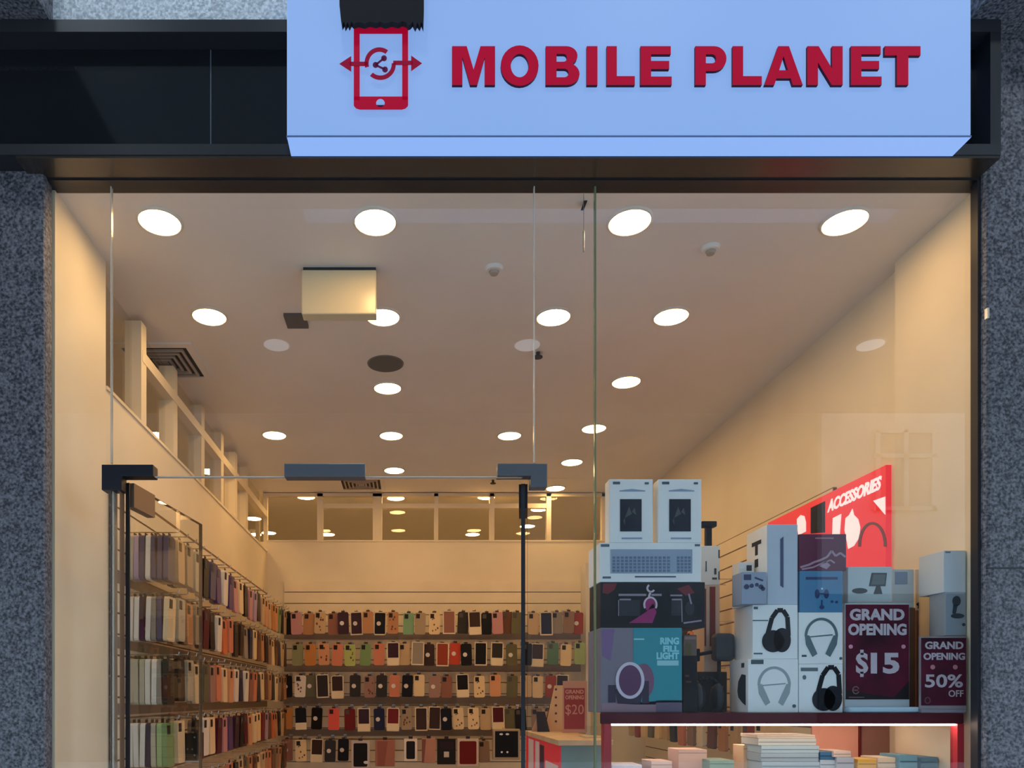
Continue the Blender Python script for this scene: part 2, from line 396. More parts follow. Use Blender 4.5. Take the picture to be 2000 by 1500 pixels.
# black ragged cloth over the top of the sign
KY = 1.978
cl = [(662,-90),(663,10),(665,30),(668,49),(672,42),(674,51),(679,43),(682,50),(686,42),(690,46),(700,43),(712,46),(722,42),(735,45),(742,42),(752,46),(765,42),(778,45),(786,41),(794,44),(797,49),(802,47),(806,42),(811,52),(815,44),(820,51),(823,42),(827,52),(828,20),(828,-90)]
kb = MB(); kb.prism([(X_(x,KY), Z_(y,KY)) for x,y in cl], KY, KY + 0.016)
kb.box(X_(662,KY), X_(828,KY), KY, SB, stop + 0.004, stop + 0.02)
tag(kb.build('black_cloth', mat('black_cloth', (0.006,0.006,0.008), 0.9)), 'black cloth with a ragged lower edge hanging over the sign above the phone emblem', 'cloth')

# street glass
def pane(win, x0, x1, y0, y1, name='glass'):
    return MB().box(X_(x0,2.2), X_(x1,2.2), GY0, GY1, Z_(y1,2.2), Z_(y0,2.2)).build(name, M_glass, win)
FL = CY + EYE * 650                              # pixel row of the floor at the glass
wg = empty('window_3', (-0.98, 2.2, 0)); tag(wg, None, None, None, 'structure')
pane(wg, 96, 217, 362, FL); pane(wg, 219, 236, 957, FL, 'glass')
MB().box(X_(217,2.2), X_(219,2.2), GY0-0.0005, GY1+0.0005, Z_(905,2.2), Z_(362,2.2)).build('joint', M_edgew, wg)
MB().box(X_(217,2.2), X_(219,2.2), GY0-0.0005, GY1+0.0005, 0, Z_(957,2.2)).build('joint', M_bronze, wg)
for e_ in (222, 236): MB().box(X_(e_-1,2.2), X_(e_+.5,2.2), GY0-0.0005, GY1+0.02, 0, Z_(957,2.2)).build('polished_edge', M_edgew if e_ < 230 else M_bronze, wg)
wt = empty('window_4', (-0.26, 2.2, Z_(931,2.2))); tag(wt, None, None, None, 'structure')
pane(wt, 219, 1042, 362, 931)
MB().box(X_(240,2.2), X_(1020,2.2), GY0, GY1, Z_(933,2.2), Z_(931,2.2)).build('lower_edge', M_edgew, wt)
MB().box(X_(1042,2.2), X_(1044,2.2), GY0-0.0005, GY1+0.0005, Z_(905,2.2), Z_(362,2.2)).build('joint', M_edgew, wt)
ws = empty('window_5', (0.45, 2.2, 0)); tag(ws, None, None, None, 'structure')
pane(ws, 1044, 1159, 362, 934); pane(ws, 1030, 1159, 934, FL)
MB().box(X_(1160.5,2.2), X_(1163.5,2.2), GY0, GY1, 0, Z_(362,2.2)).build('corner_edge', M_edge, ws)
wd_ = empty('window_6', (1.1, 2.2, 0)); tag(wd_, None, None, None, 'structure')
pane(wd_, 1164, 1897, 362, FL)
# patch fittings on the fixed panes
def patch(par, polys, m, name='patch_fitting'):
    mb = MB()
    for poly in polys: mb.prism([(X_(x,2.18), Z_(y,2.18)) for x,y in poly], 2.18, 2.222)
    return mb.build(name, m, par, bevel=0.002)
patch(wg, [[(198,907),(299,907),(299,930),(237,930),(237,957),(198,957)]], M_patch)
patch(ws, [[(972,905),(1069,905),(1069,951),(1037,951),(1037,929),(972,929)]], M_steel)
patch(wt, [rect(555,905,713,931)], M_steel, 'lock_keeper')
patch(wt, [rect(556,905,712,907.5)], mat('steel_highlight', (0.3,0.31,0.33), 0.3, 0.5), 'lock_keeper_highlight')  # paler strip paints the highlight along the keeper's upper edge
# a strap hanging in front of the ceiling at the corner joint
sb = MB(); sb.hexa([P(1134,411,2.26),P(1140,411,2.26),P(1140,411,2.28),P(1134,411,2.28),P(1151,364,2.26),P(1158,364,2.26),P(1158,364,2.28),P(1151,364,2.28)])
tag(sb.build('glass_clip', M_black), 'thin black slanting strap beside the glass corner joint under the header', 'strap')
tag(MB().cyl(P(1140,452,2.23), P(1140,492,2.23), 0.0028, n=8).cyl(P(1140,362,2.23), P(1140,452,2.23), 0.0009, n=6).build('hanging_rod', M_hook), 'short bright metal rod hanging beside the glass corner joint', 'rod')

# open door leaves
def leaf(idx, hx, hy, fx, fy, label):
    d = empty('door_%d' % idx, (hx, hy, 0)); tag(d, label, None, None, 'structure')
    v = Vector((fx-hx, fy-hy, 0)); L = v.length; v.normalize(); n = Vector((v.y, -v.x, 0)) * 0.006
    def slab(a, b, z0, z1, t=1.0):
        A = Vector((hx,hy,0)) + v*a; B = Vector((hx,hy,0)) + v*b; m = n*t
        p = [A+m, B+m, B-m, A-m]
        return MB().hexa([Vector((q.x,q.y,z0)) for q in p] + [Vector((q.x,q.y,z1)) for q in p])
    zt_ = EYE + 0.655
    slab(0.005, L-0.003, 0.02, zt_ - 0.001).build('glass', M_glass, d)
    slab(0, 0.005, 0.02, zt_, 1.05).build('edge', M_edged, d)
    slab(L-0.003, L, 0.02, zt_, 1.05).build('edge', M_bronze if idx == 1 else M_edged, d)
    slab(0.01, L-0.003, zt_-0.001, zt_+0.001, 1.05).build('edge', M_bronze, d)
    slab(0.015, 0.15, zt_-0.07, zt_+0.003, 2.2).build('patch_fitting', M_bronze if idx == 1 else M_patch, d)
    slab(0.015, 0.15, 0.01, 0.08, 2.2).build('patch_fitting', M_patch, d)
    return d
leaf(1, -0.862, 2.225, -0.793, 2.76, 'left glass door leaf standing open into the shop')
leaf(2, 0.342, 2.235, 0.342*2.78/2.235, 2.78, 'right glass door leaf standing open and seen edge on')

# ------------------------------------------------------------------ downlights
def downlight(px, py, label, grp, r=0.066, lit=True, D=None):
    Y = F * (CEIL - EYE) / (CY - py); x = X_(px, Y)
    t = empty('ceiling_downlight', (x, Y, CEIL)); tag(t, label, 'ceiling light', grp)
    n = 32; mb = MB(); vs = []
    for k in range(n):
        a = 2*math.pi*k/n; c, s = math.cos(a), math.sin(a)
        for rr, z in ((r*1.12, CEIL+0.002), (r*1.12, CEIL-0.003), (r, CEIL-0.007), (r*0.97, CEIL-0.002)):
            vs.append((x+c*rr, Y+s*rr, z))
    fs = [(4*k+j, 4*((k+1)%n)+j, 4*((k+1)%n)+j+1, 4*k+j+1) for k in range(n) for j in range(3)]
    mb.add(vs, fs); mb.build('trim_ring', M_trim, t, True)
    MB().cyl((x,Y,CEIL-0.0055),(x,Y,CEIL-0.002), r*0.97, n=32).build('lens', M_lens if lit else M_off, t)
    return t
g1 = 'lit downlights in the shop ceiling'
rows = ['row nearest the glass', 'second row', 'third row', 'fourth row', 'fifth row']
for px, py, lab in ((312,432,'round lit downlight nearest the street in the ceiling line beside the clerestory wall'),
    (409,617,'second lit downlight from the glass in the line beside the clerestory wall'),
    (536,849,'third lit downlight from the glass in the line beside the clerestory wall'),
    (733,432,'lit downlight nearest the glass above the door, in front of the cream ceiling box'),
    (748,618,'lit downlight partly hidden behind the cream ceiling box'),
    (757,757,'lit downlight just behind the dark round ceiling speaker'),
    (764,850,'fourth lit downlight from the glass in the line above the door'),
    (770,918,'lit downlight in front of the back ceiling vent above the steel lock keeper'),
    (1230,432,'lit downlight nearest the glass just right of the glass corner joint'),
    (1081,618,'lit downlight beside the thin glass joint, above the small black sprinkler'),
    (995,850,'lit downlight above the steel patch fitting, left of the thin glass joint'),
    (1650,432,'lit downlight nearest the glass beside the plain right wall'),
    (1311,617,'second lit downlight from the glass in the line beside the right wall'),
    (1223,745,'third lit downlight from the glass in the line beside the right wall'),
    (1160,836,'lit downlight seen through the greenish glass corner joint'),
    (1117,902,'lit downlight deep in the shop just above the steel corner fitting'),
    (1085,953,'lit downlight at the back wall just behind the steel corner fitting')):
    downlight(px, py, lab, g1)
g2 = 'downlights of the rooms beyond the clerestory'
for px, py, lab in ((598,970,'lit downlight beyond the back clerestory near its first mullion'),
    (773,972,'lit downlight beyond the back clerestory above the centre bay'),
    (950,970,'lit downlight beyond the back clerestory near the small black ceiling sprinkler'),
    (1053,994,'upper of two small lit downlights beyond the clerestory beside the door edge'),
    (1030,1027,'lower of two small lit downlights beyond the clerestory beside the door edge'),
    (640,1043,'small lit downlight low in the second bay of the back clerestory'),
    (923,1043,'small lit downlight low in the fourth bay of the back clerestory'),
    (525,1040,'small lit downlight in the corner bay of the back clerestory'),
    (308,850,'lit downlight seen cut by the sill in the side clerestory'),
    (410,920,'lit downlight in the middle of the side clerestory'),
    (470,970,'lit downlight in the far half of the side clerestory'),
    (495,1012,'lit downlight at the far end of the side clerestory')):
    downlight(px, py, lab, g2)
for X0, Y0, wh in ((-0.8,7.6,'back'),(0.1,7.6,'back'),(1.0,7.6,'back'),(-0.8,8.5,'back'),(0.1,8.5,'back'),(1.0,8.5,'back'),(-2.7,3.0,'side'),(-2.7,4.0,'side'),(-2.7,5.0,'side'),(-3.6,3.5,'side'),(-3.6,4.5,'side')):  # unseen lamps added to brighten the rooms behind the clerestories
    downlight(CX + F*X0/Y0, CY - F*(CEIL-EYE)/Y0, 'unseen downlight added to light the room beyond the %s clerestory' % wh, 'unseen downlights added in the %s room' % wh)
# ceiling fittings
def on_ceil(px, py):
    Y = F * (CEIL - EYE) / (CY - py); return Vector((X_(px, Y), Y, CEIL))
q = on_ceil(662, 520)
cb = empty('ceiling_unit', (q.x, q.y, CEIL)); tag(cb, 'cream rectangular box hanging from the ceiling above the door', 'ceiling box')
u0, u1 = X_(589, q.y), X_(735, q.y)
MB().box(u0, u1, q.y, q.y + 0.05, Z_(613, q.y), CEIL - 0.012).build('housing', mat('cream_enamel', (0.72,0.62,0.40), 0.25), cb, bevel=0.004)
MB().box(u0 + 0.005, u1 - 0.002, q.y + 0.006, q.y + 0.044, CEIL - 0.012, CEIL).build('mounting_plate', M_vent, cb)
q = on_ceil(578, 624)
tag(MB().box(q.x-0.042, q.x+0.045, q.y-0.05, q.y+0.05, CEIL-0.012, CEIL).build('ceiling_hatch', mat('hatch_grey', (0.10,0.085,0.07), 0.6)), 'small dark square plate on the ceiling at the corner of the cream box', 'ceiling plate')
q = on_ceil(753, 710)
sp = empty('ceiling_speaker', tuple(q)); tag(sp, 'dark round speaker grille in the ceiling behind the cream box', 'speaker')
MB().cyl(q, q - Vector((0,0,0.006)), 0.080, 0.077, 40).build('grille', M_speak, sp)
MB().cyl(q, q - Vector((0,0,0.003)), 0.084, 0.083, 40).build('rim', mat('speaker_rim', (0.2,0.16,0.12), 0.5), sp)
for px, py, lab, r in ((965,524,'small round smoke detector on the ceiling between the front downlights', 0.034), (1388,484,'faint smoke detector on the ceiling near the right wall', 0.032)):
    q = on_ceil(px, py); t = empty('smoke_detector', tuple(q)); tag(t, lab, 'smoke detector')
    MB().cyl(q, q - Vector((0,0,0.012)), r, r*0.85, 28).build('base', M_ceil, t)
    MB().cyl(q - Vector((0,0,0.012)), q - Vector((0,0,0.022)), r*0.55, r*0.4, 24).build('sensor', M_ventf, t)
for px, py, lab in ((1051,688,'small black sprinkler head beside the thin glass joint in mid ceiling'), (963,938,'small black sprinkler head on the ceiling near the back wall')):
    q = on_ceil(px, py); t = empty('sprinkler', tuple(q)); tag(t, lab, 'sprinkler')
    MB().cyl(q, q - Vector((0,0,0.02)), 0.009, 0.007, 14).build('stem', M_vent, t)
    MB().cyl(q - Vector((0,0,0.02)), q - Vector((0,0,0.024)), 0.020, 0.020, 16).build('deflector', M_vent, t)
def vent(cx, cy, hx, hy, label):
    t = empty('ceiling_vent', (cx, cy, CEIL)); tag(t, label, 'ceiling vent')
    def frame(mb, a, b, z0, z1):
        for s in (-1, 1):
            mb.box(cx-hx*a, cx+hx*a, cy+s*hy*a, cy+s*hy*b, z0, z1); mb.box(cx+s*hx*a, cx+s*hx*b, cy-hy*b, cy+hy*b, z0, z1)
        return mb
    MB().box(cx-hx*.97, cx+hx*.97, cy-hy*.97, cy+hy*.97, CEIL-0.004, CEIL).build('duct_opening', M_vent, t)
    frame(MB(), 1.13, .92, CEIL-0.009, CEIL).build('frame', M_ventf if hx > .16 else M_ceil, t)
    for a in (.80, .62, .44, .26): frame(MB(), a, a-.07, CEIL-0.013, CEIL-0.004).build('louvre', M_ventf, t)
    MB().box(cx-hx*.14, cx+hx*.14, cy-hy*.14, cy+hy*.14, CEIL-0.012, CEIL-0.004).build('centre_plate', M_ventf, t)
vent(-1.125, 3.34, 0.155, 0.16, 'square black louvred air vent in the ceiling beside the side clerestory')
vent(X_(705,5.2), 5.24, 0.15, 0.13, 'black louvred air vent in the ceiling close to the back wall')

# ------------------------------------------------------------------ slat walls
def slat_x(name, x, y0, y1, z0, z1, side, label, first):
    """slat panel on a side wall; side=+1 faces +X"""
    x += side*0.001
    t = empty(name, (x, (y0+y1)/2, z0)); tag(t, label, 'slatwall')
    MB().box(x, x + side*0.0145, y0, y1, z0, z1 - 0.004).build('backing', M_groove, t)
    mb = MB(); z = first
    while z > z0:
        mb.box(x + side*0.004, x + side*0.018, y0, y1, max(z0, z - 0.0685), min(z, z1)); z -= 0.076
    mb.build('slat_panel', M_slat, t)
    return t
ZT = EYE + 0.763
lw = slat_x('slatwall', XL, 2.60, 5.36, 0.9, ZT, 1, 'cream slatted wall panel along the side wall behind the open door leaf', ZT - 0.003)
MB().box(XL + 0.001, XL + 0.0195, 2.60, 5.36, ZT - 0.003, ZT + 0.008).build('top_edge', M_groove, lw)
rw = slat_x('slatwall', XR2, 3.0, 5.40, 0.9, EYE + 0.87, -1, 'cream slatted wall panel on the right wall behind the window stacks', EYE + 0.86)
bw = empty('slatwall', (0.1, YB, 0.9)); tag(bw, 'cream slatted wall panel full of phone cases on the back wall', 'slatwall')
bx0, bx1 = X_(556, YB), X_(1146, YB)
MB().box(bx0, bx1, YB - 0.006, YB - 0.001, 0.9, Z_(1136, YB)).build('backing', M_groove, bw)
mb = MB(); z = Z_(1136, YB)
while z > 0.9:
    mb.box(bx0, bx1, YB - 0.020, YB - 0.004, max(0.9, z - 0.078), z); z -= 0.084
mb.build('slat_panel', M_slat, bw)
M_shaderail = mat('grey_brown_shade_rail', (0.25, 0.195, 0.155), 0.55)  # grey-brown strips put the shade between case rows into colour
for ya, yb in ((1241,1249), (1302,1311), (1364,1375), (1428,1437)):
    MB().box(bx0, bx1, YB - 0.0235, YB - 0.0202, Z_(yb,YB), Z_(ya,YB) + .02).build('shade_rail', M_shaderail, bw)
for zr in (0.385, 0.150, -0.090, -0.325):  # shade strips again; the third also stands for a price rail
    MB().box(XL + 0.0192, XL + 0.0225, 2.62, 5.36, EYE + zr + 0.030, EYE + zr + 0.072).build('shade_rail', M_shaderail, lw)
MB().box(X_(1143,5.3), X_(1152,5.3), 5.28, YB - 0.021, 0.9, Z_(1100, 5.3)).build('end_post', mat('white_post', (0.7,0.66,0.58), 0.4), bw)

# ------------------------------------------------------------------ phone cases
PAL = {  # name: rgb
 'black': (24,20,20), 'navy': (38,38,66), 'pink': (196,140,140), 'tan': (186,134,94), 'beige': (200,170,130), 'rose brown': (150,100,84),
 'dark plum': (60,36,48), 'brown': (110,72,50), 'mint green': (128,168,130), 'grey beige': (168,148,122), 'cream': (232,205,160), 'charcoal': (52,46,42),
 'olive': (104,100,74), 'grey': (150,140,126), 'taupe': (146,118,98), 'rust red': (150,62,38), 'sage green': (150,150,108), 'orange tan': (200,134,74),
 'peach': (214,154,112), 'salmon': (208,130,100), 'lime green': (176,190,112), 'green': (122,150,98), 'dark brown': (62,42,34), 'red orange': (204,74,48),
 'teal green': (92,128,104), 'light green': (158,180,124), 'mauve': (160,124,112), 'coral': (222,92,76), 'dark red': (118,34,30), 'maroon': (84,26,36),
 'white': (226,218,204), 'purple': (88,66,112), 'lilac': (170,150,176), 'slate blue': (84,80,104), 'clear': (186,178,154), 'orange': (206,112,70)}
def case_mesh(wd, ht, th, key, cache={}):
    k = (wd, ht, th, key)
    if k not in cache:
        r = min(wd, ht)*0.16; n = 4; poly = []
        for cx, cz, a in ((wd/2-r, ht-r, 0), (-wd/2+r, ht-r, 90), (-wd/2+r, r, 180), (wd/2-r, r, 270)):
            for j in range(n+1):
                t = math.radians(a+90*j/n); poly.append((cx+r*math.cos(t), cz+r*math.sin(t)))
        mb = MB(); mb.prism(poly, -th/2, th/2)
        me = mb.mesh('phone_case'); me.materials.append(cmat(PAL[key], 0.35)); cache[k] = me
    return cache[k]
def part_mesh(kind, wd, ht, th, key, cache={}):
    k = (kind, wd, ht, th, key)
    if k in cache: return cache[k]
    mb = MB(); f = -th/2
    dk = sum(PAL[key]) < 330
    if kind == 'header_card':
        mb.box(-wd*.16, wd*.16, -0.001, 0.001, ht - 0.003, ht + 0.013); m = cmat((70,58,50))
    elif kind == 'camera_cutout':
        mb.prism([(-wd*.38+x*wd, ht*.94-z*ht) for x, z in ((0,0),(.34,0),(.34,.2),(0,.2))], f-0.0025, f); m = cmat((40,34,32) if not dk else (86,78,74))
    elif kind == 'round_sticker':
        mb.prism([(-wd*.12+wd*.2*math.cos(t*math.pi/8), ht*.5+wd*.2*math.sin(t*math.pi/8)) for t in range(16)], f-0.0015, f); m = cmat((222,212,206))
    elif kind == 'label_card':
        mb.box(-wd*.5, wd*.5, f-0.002, f, ht*.0, ht*.32); m = cmat((232,214,180))
    elif kind == 'printed_pattern':
        rr = random.Random(hash(key) % 99)
        for j in range(7):
            x, z, s = rr.uniform(-.3,.3)*wd, rr.uniform(.15,.8)*ht, rr.uniform(.05,.10)*wd
            mb.prism([(x+s*math.cos(t*math.pi/3), z+s*1.3*math.sin(t*math.pi/3)) for t in range(6)], f-0.0012, f)
        m = cmat((120,74,52) if not dk else (206,186,160))
    elif kind == 'pack_frame':
        a, b = wd*.5+0.006, ht+0.006
        mb.box(-a, -a+0.007, f-0.003, -f, -0.006, b); mb.box(a-0.007, a, f-0.003, -f, -0.006, b)
        mb.box(-a, a, f-0.003, -f, b-0.007, b); mb.box(-a, a, f-0.003, -f, -0.006, 0.002); m = cmat((226,210,184))
    me = mb.mesh(kind); me.materials.append(m); cache[k] = me
    return me
def linked(name, me, parent=None):
    o = bpy.data.objects.new(name, me); C.objects.link(o)
    if parent is not None: o.parent = parent
    return o
FEAT = {'p': ('', []), 'd': (' with round sticker', ['round_sticker']), 'f': (' in white frame', ['pack_frame']),
        'l': (' with cream label', ['label_card']), 't': (' with printed pattern', ['printed_pattern']),
        'fl': (' framed with cream label', ['pack_frame', 'label_card']), 'fd': (' framed with round sticker', ['pack_frame', 'round_sticker'])}
ORD = 'first second third fourth fifth sixth seventh eighth ninth tenth eleventh twelfth thirteenth fourteenth fifteenth sixteenth seventeenth eighteenth nineteenth twentieth twenty-first twenty-second twenty-third twenty-fourth twenty-fifth twenty-sixth twenty-seventh'.split()
ROWN = ['top', 'second', 'third', 'fourth', 'fifth']
R1 = '''564 black p;581 pink p;603 tan p;626 beige t;651 rose-brown p;672 dark-plum d;697 dark-plum fd;720 tan p;742 black fd;767 tan t;797 mint-green p;820 grey-beige p;848 cream t;877 rose-brown f;904 charcoal p;928 dark-brown fl;950 black p;972 pink p;990 brown p;1008 olive p;1042 beige p;1066 navy f;1087 grey p;1109 taupe p;1128 rust-red d'''
R2 = '''582 sage-green p;608 orange-tan p;633 peach t;659 salmon p;684 lime-green t;713 green p;741 salmon p;768 dark-plum fl;790 beige p;815 grey f;838 dark-brown d;864 rust-red f;888 red-orange d;911 black d;938 black f;970 charcoal fl;1000 olive d;1026 black p;1049 dark-brown fl;1079 teal-green p;1104 cream p;1130 light-green p'''
R3 = '''561 black d;587 white t;607 olive d;632 charcoal f;660 dark-brown fl;694 charcoal d;722 mauve t;745 charcoal d;771 salmon d;795 black d;818 cream p;848 mauve d;872 rose-brown p;904 black fl;936 cream t;966 peach p;1000 olive p;1026 beige p;1050 cream p;1074 rust-red d;1098 charcoal f'''
R4 = '''561 orange-tan p;590 black l;618 black d;652 coral p;684 dark-red p;712 dark-plum fl;741 navy d;768 dark-red fl;795 grey-beige t;823 dark-brown f;848 dark-brown f;872 black d;896 cream t;924 cream t;949 beige p;972 maroon fl;996 olive p;1017 black p;1050 taupe p;1074 charcoal p'''
R5 = '''561 rose-brown d;590 cream t;618 dark-brown fl;645 charcoal d;670 black d;946 taupe p;1050 tan p'''
hooks_b = []
YC = 5.27
for ri, (spec, y0, y1) in enumerate(((R1,1195,1238),(R2,1256,1299),(R3,1318,1361),(R4,1382,1425),(R5,1444,1487))):
    for ci, s in enumerate(spec.split(';')):
        px, col, ft = s.split(); px = float(px); col = col.replace('-', ' ')
        wd, ht, th = 0.078, 0.156, 0.014
        o = linked('phone_case', case_mesh(wd, ht, th, col))
        jx = random.uniform(-.002,.002)
        zt0 = Z_(y0, YC) - 0.004 + random.uniform(-0.006, 0.006)
        o.location = (X_(px, YC) + jx, YC - 0.026*(ci % 2) + random.uniform(-0.004, 0.006), zt0 - ht)
        o.rotation_euler = (math.radians(-2), math.radians(random.uniform(-2.5, 2.5)), math.radians(random.uniform(-5, 5)))
        tag(o, '%s phone case%s, %s from left, %s row of back wall' % (col, FEAT[ft][0], ORD[ci], ROWN[ri]), 'phone case', 'phone cases hanging on the back wall')
        linked('header_card', part_mesh('header_card', wd, ht, th, 'black'), o)
        if ft in ('p', 't'): linked('camera_cutout', part_mesh('camera_cutout', wd, ht, th, col), o)
        for k in FEAT[ft][1]: linked(k, part_mesh(k, wd, ht, th, col), o)
        hooks_b.append((o.location.x, o.location.y, zt0 + 0.0166))
hb = []
for i, (x, y, z) in enumerate(hooks_b):
    mb = MB().cyl((x, y - 0.02, z), (x, YB - 0.02, z), 0.0022, n=6).box(x - 0.012, x + 0.012, YB - 0.024, YB - 0.019, z - 0.018, z + 0.012)
    hb.append(mb)
rest = MB()
for i, mb in enumerate(hb):
    if i < 95: mb.build('display_hook', M_hook, bw)
    else: rest.add(mb.v, mb.f)
tag(rest.build('display_hooks', M_hook, bw), kind='stuff')

# larger packs in the lowest visible row of the back wall
def big_pack(name, x0, y0, x1, y1, Y, th, face, frame, label, cat, extra=None):
    t = empty(name, (X_((x0+x1)/2, Y), Y, Z_(y1, Y))); tag(t, label, cat)
    MB().box(X_(x0,Y), X_(x1,Y), Y, Y+th, Z_(y1,Y), Z_(y0,Y)).build('pack', cmat(frame), t, bevel=0.003)
    b = 4.5
    if face: decal('case_front', [rrect(x0+b, y0+b, x1-b, y1-b, 3)], cmat(face), t, Y)
    for nm, shapes, rgb in extra or (): decal(nm, shapes, cmat(rgb), t, Y - 0.0016)
    MB().box(X_((x0+x1)/2-4,Y), X_((x0+x1)/2+4,Y), Y+0.002, Y+0.006, Z_(y0,Y)-0.001, Z_(y0,Y)+0.018).build('hang_tab', cmat((60,50,60)), t)
    xm = X_((x0+x1)/2, Y); MB().cyl((xm, Y-0.01, Z_(y0,Y)+0.0205), (xm, YB-0.0205, Z_(y0,Y)+0.0205), 0.0024, n=6).build('display_hook', M_hook, bw)
    return t
big_pack('tablet_case', 686,1447,722,1502, 5.2, .03, (22,18,18), (200,190,190), 'large black tablet case in a pale pack, low on the back wall', 'tablet case', [('sticker', [ell(715,1489,5,3)], (226,222,220))])
big_pack('wallet_case', 733,1445,771,1497, 5.2, .03, None, (172,112,96), 'large rose brown wallet case low on the back wall', 'wallet case', [('cover_flap', [[(737,1448),(757,1448),(751,1497),(738,1497)]], (150,92,80))])
big_pack('tablet_case', 789,1443,815,1487, 5.2, .02, (30,26,30), (236,224,214), 'black cased screen in a bright white frame, low on the back wall', 'tablet case')
big_pack('wallet_case', 824,1442,851,1490, 5.2, .025, None, (188,136,118), 'pale rose wallet case beside a dark pack, low on the back wall', 'wallet case', [('cover_flap', [[(824,1444),(832,1444),(828,1489),(824,1489)]], (130,84,74))])
big_pack('tablet_case', 854,1443,890,1493, 5.2, .03, None, (34,30,28), 'black pack with a pale square badge, low on the back wall', 'tablet case', [('badge', [rect(867,1468,877,1479)], (210,200,190)), ('inner_panel', [rect(860,1449,886,1464)], (48,34,40))])
big_pack('tablet_case', 893,1443,935,1497, 5.2, .03, (112,24,16), (214,196,184), 'dark red cased tablet in a pale frame, low on the back wall', 'tablet case')
t = empty('display_box', (X_(990,5.0), 5.0, Z_(1484,5.0))); tag(t, 'black box with four small white lights hanging low beside the door edge', 'display box')
MB().box(X_(963,5.0), X_(1016,5.0), 5.0, 5.06, Z_(1484,5.0), Z_(1424,5.0)).build('frame', cmat((176,158,136)), t, bevel=.004)
decal('black_front', [rect(967,1428,1012,1479)], M_ink, t, 5.0)
decal('light_spot', [ell(979,1434,3.5,2), ell(991,1434,3.5,2), ell(980,1469,2,2), ell(991,1469,2,2)], cmat((235,235,235)), t, 4.9984)
MB().cyl((X_(990,5.0),5.03,Z_(1424,5.0)-.002),(X_(990,5.0),YB-.0205,Z_(1424,5.0)-.002),.004,n=8).build('bracket', M_hook, t)

# side-wall packs: hang on pegs that stand out of the slat wall
def wall_pack(x, y, zt, side, col, label, grp, wd=0.082, ht=0.158, th=0.016, cutout=False, name='case_pack'):
    o = linked(name, case_mesh(wd, ht, th, col))
    o.location = (x, y, zt - ht)
    o.rotation_euler = (math.radians(random.uniform(-2,2)), 0, math.radians(90*side + random.uniform(-1.2, 1.2)))
    tag(o, label, 'phone case pack', grp)
    linked('header_card', part_mesh('header_card', wd, ht, th, 'black'), o)
    if cutout: linked('camera_cutout', part_mesh('camera_cutout', wd, ht, th, col), o)
    return o
ROWZ = [0.612, 0.385, 0.150, -0.090, -0.325]
near = [['clear','lilac','slate blue','white','slate blue','slate blue','slate blue'], ['white','white','navy','white','grey','slate blue','cream'], ['clear','clear','clear','white','white','grey','charcoal'], ['white','white','white','navy','clear','light green','green'], ['taupe','beige','dark brown','cream','tan','brown','beige']]
seq = [['clear','beige','grey beige','clear','black','slate blue','purple','white','purple','pink','cream','black','pink','lilac','dark brown','beige','peach','beige','orange tan','peach','green','black','beige'],
       ['cream','clear','tan','grey beige','maroon','black','white','orange','salmon','charcoal','dark brown','grey','navy','cream','brown','tan','black','taupe','cream','brown','navy','beige','dark brown'],
       ['grey','charcoal','clear','cream','olive','mauve','salmon','cream','peach','white','navy','white','rose brown','salmon','charcoal','cream','brown','tan','black','cream','taupe','brown','tan'],
       ['green','cream','clear','charcoal','white','cream','maroon','pink','purple','dark plum','black','maroon','peach','cream','cream','dark red','lilac','brown','orange','tan','black','beige','brown'],
       ['cream','tan','beige','salmon','cream','beige','cream','tan','salmon','black','beige','olive','tan','brown','cream','beige','tan','salmon','brown','taupe','tan','black','brown']]
gl_ = 'case packs on the slatted side wall'
hooks_l = []
for ri in range(5):
    for pi in range(23):
        y = 2.74 + 0.112 * pi
        zt0 = EYE + ROWZ[ri] + random.uniform(-.008, .008)
        hooks_l.append((y, zt0 + 0.0168))
        n = 7 if pi == 0 else (4 if pi < 3 else (2 if pi < 7 else 1))
        if (ri == 4 and pi < 8) or (ri == 3 and pi == 2): continue
        for k in range(n):
            x = XL + 0.175 - 0.0222*(n-1-k)
            if pi == 0: col = near[ri][k]; x = XL + 0.04 + 0.0215*k
            else: col = seq[ri][pi] if k == n-1 else random.choice(['clear','cream','grey beige','beige','charcoal','taupe', seq[ri][pi]])
            where = '%s on ' % ORD[k] if n > 1 else 'on '
            lab = '%s case pack %s%s peg from street, %s row of side wall' % (col, where, ORD[pi], ROWN[ri])
            wall_pack(x, y, zt0, 1, col, lab, gl_, ht=0.165 if ri != 2 or pi else 0.17, th=0.016 if pi else 0.018, cutout=(k == n-1))
hl = 0; rest = MB()
for y, z in hooks_l:
    mb = MB().cyl((XL + 0.018, y, z), (XL + 0.205, y, z), 0.0024, n=6).cyl((XL + 0.205, y, z), (XL + 0.208, y, z + 0.012), 0.0024, n=6)
    hl += 1
    if hl <= 95: mb.build('display_hook', M_hook, lw)
    else: rest.add(mb.v, mb.f)
tag(rest.build('display_hooks', M_hook, lw), kind='stuff')
# black box between the stacks, low on the side wall
bb = empty('display_box', (-0.80, 2.9, Z_(1486, 2.9)))
tag(bb, 'black glossy box standing in front of the case packs by the open door leaf', 'display box')
x0, x1 = X_(345, 2.9), X_(386, 2.9)
MB().box(x0, x1, 2.9, 2.99, Z_(1486,2.9), Z_(1432,2.9)).build('case', mat('gloss_black', (0.008,0.008,0.009), 0.15), bb, bevel=.004)
decal('edge_screw', [ell(380,1440,1.6), ell(380,1475,1.6)], cmat((150,150,150)), bb, 2.9)
MB().box(XL + 0.0245, x1, 2.92, 2.97, Z_(1490,2.9), Z_(1486.3,2.9)).build('shelf_arm', M_hook, bb)

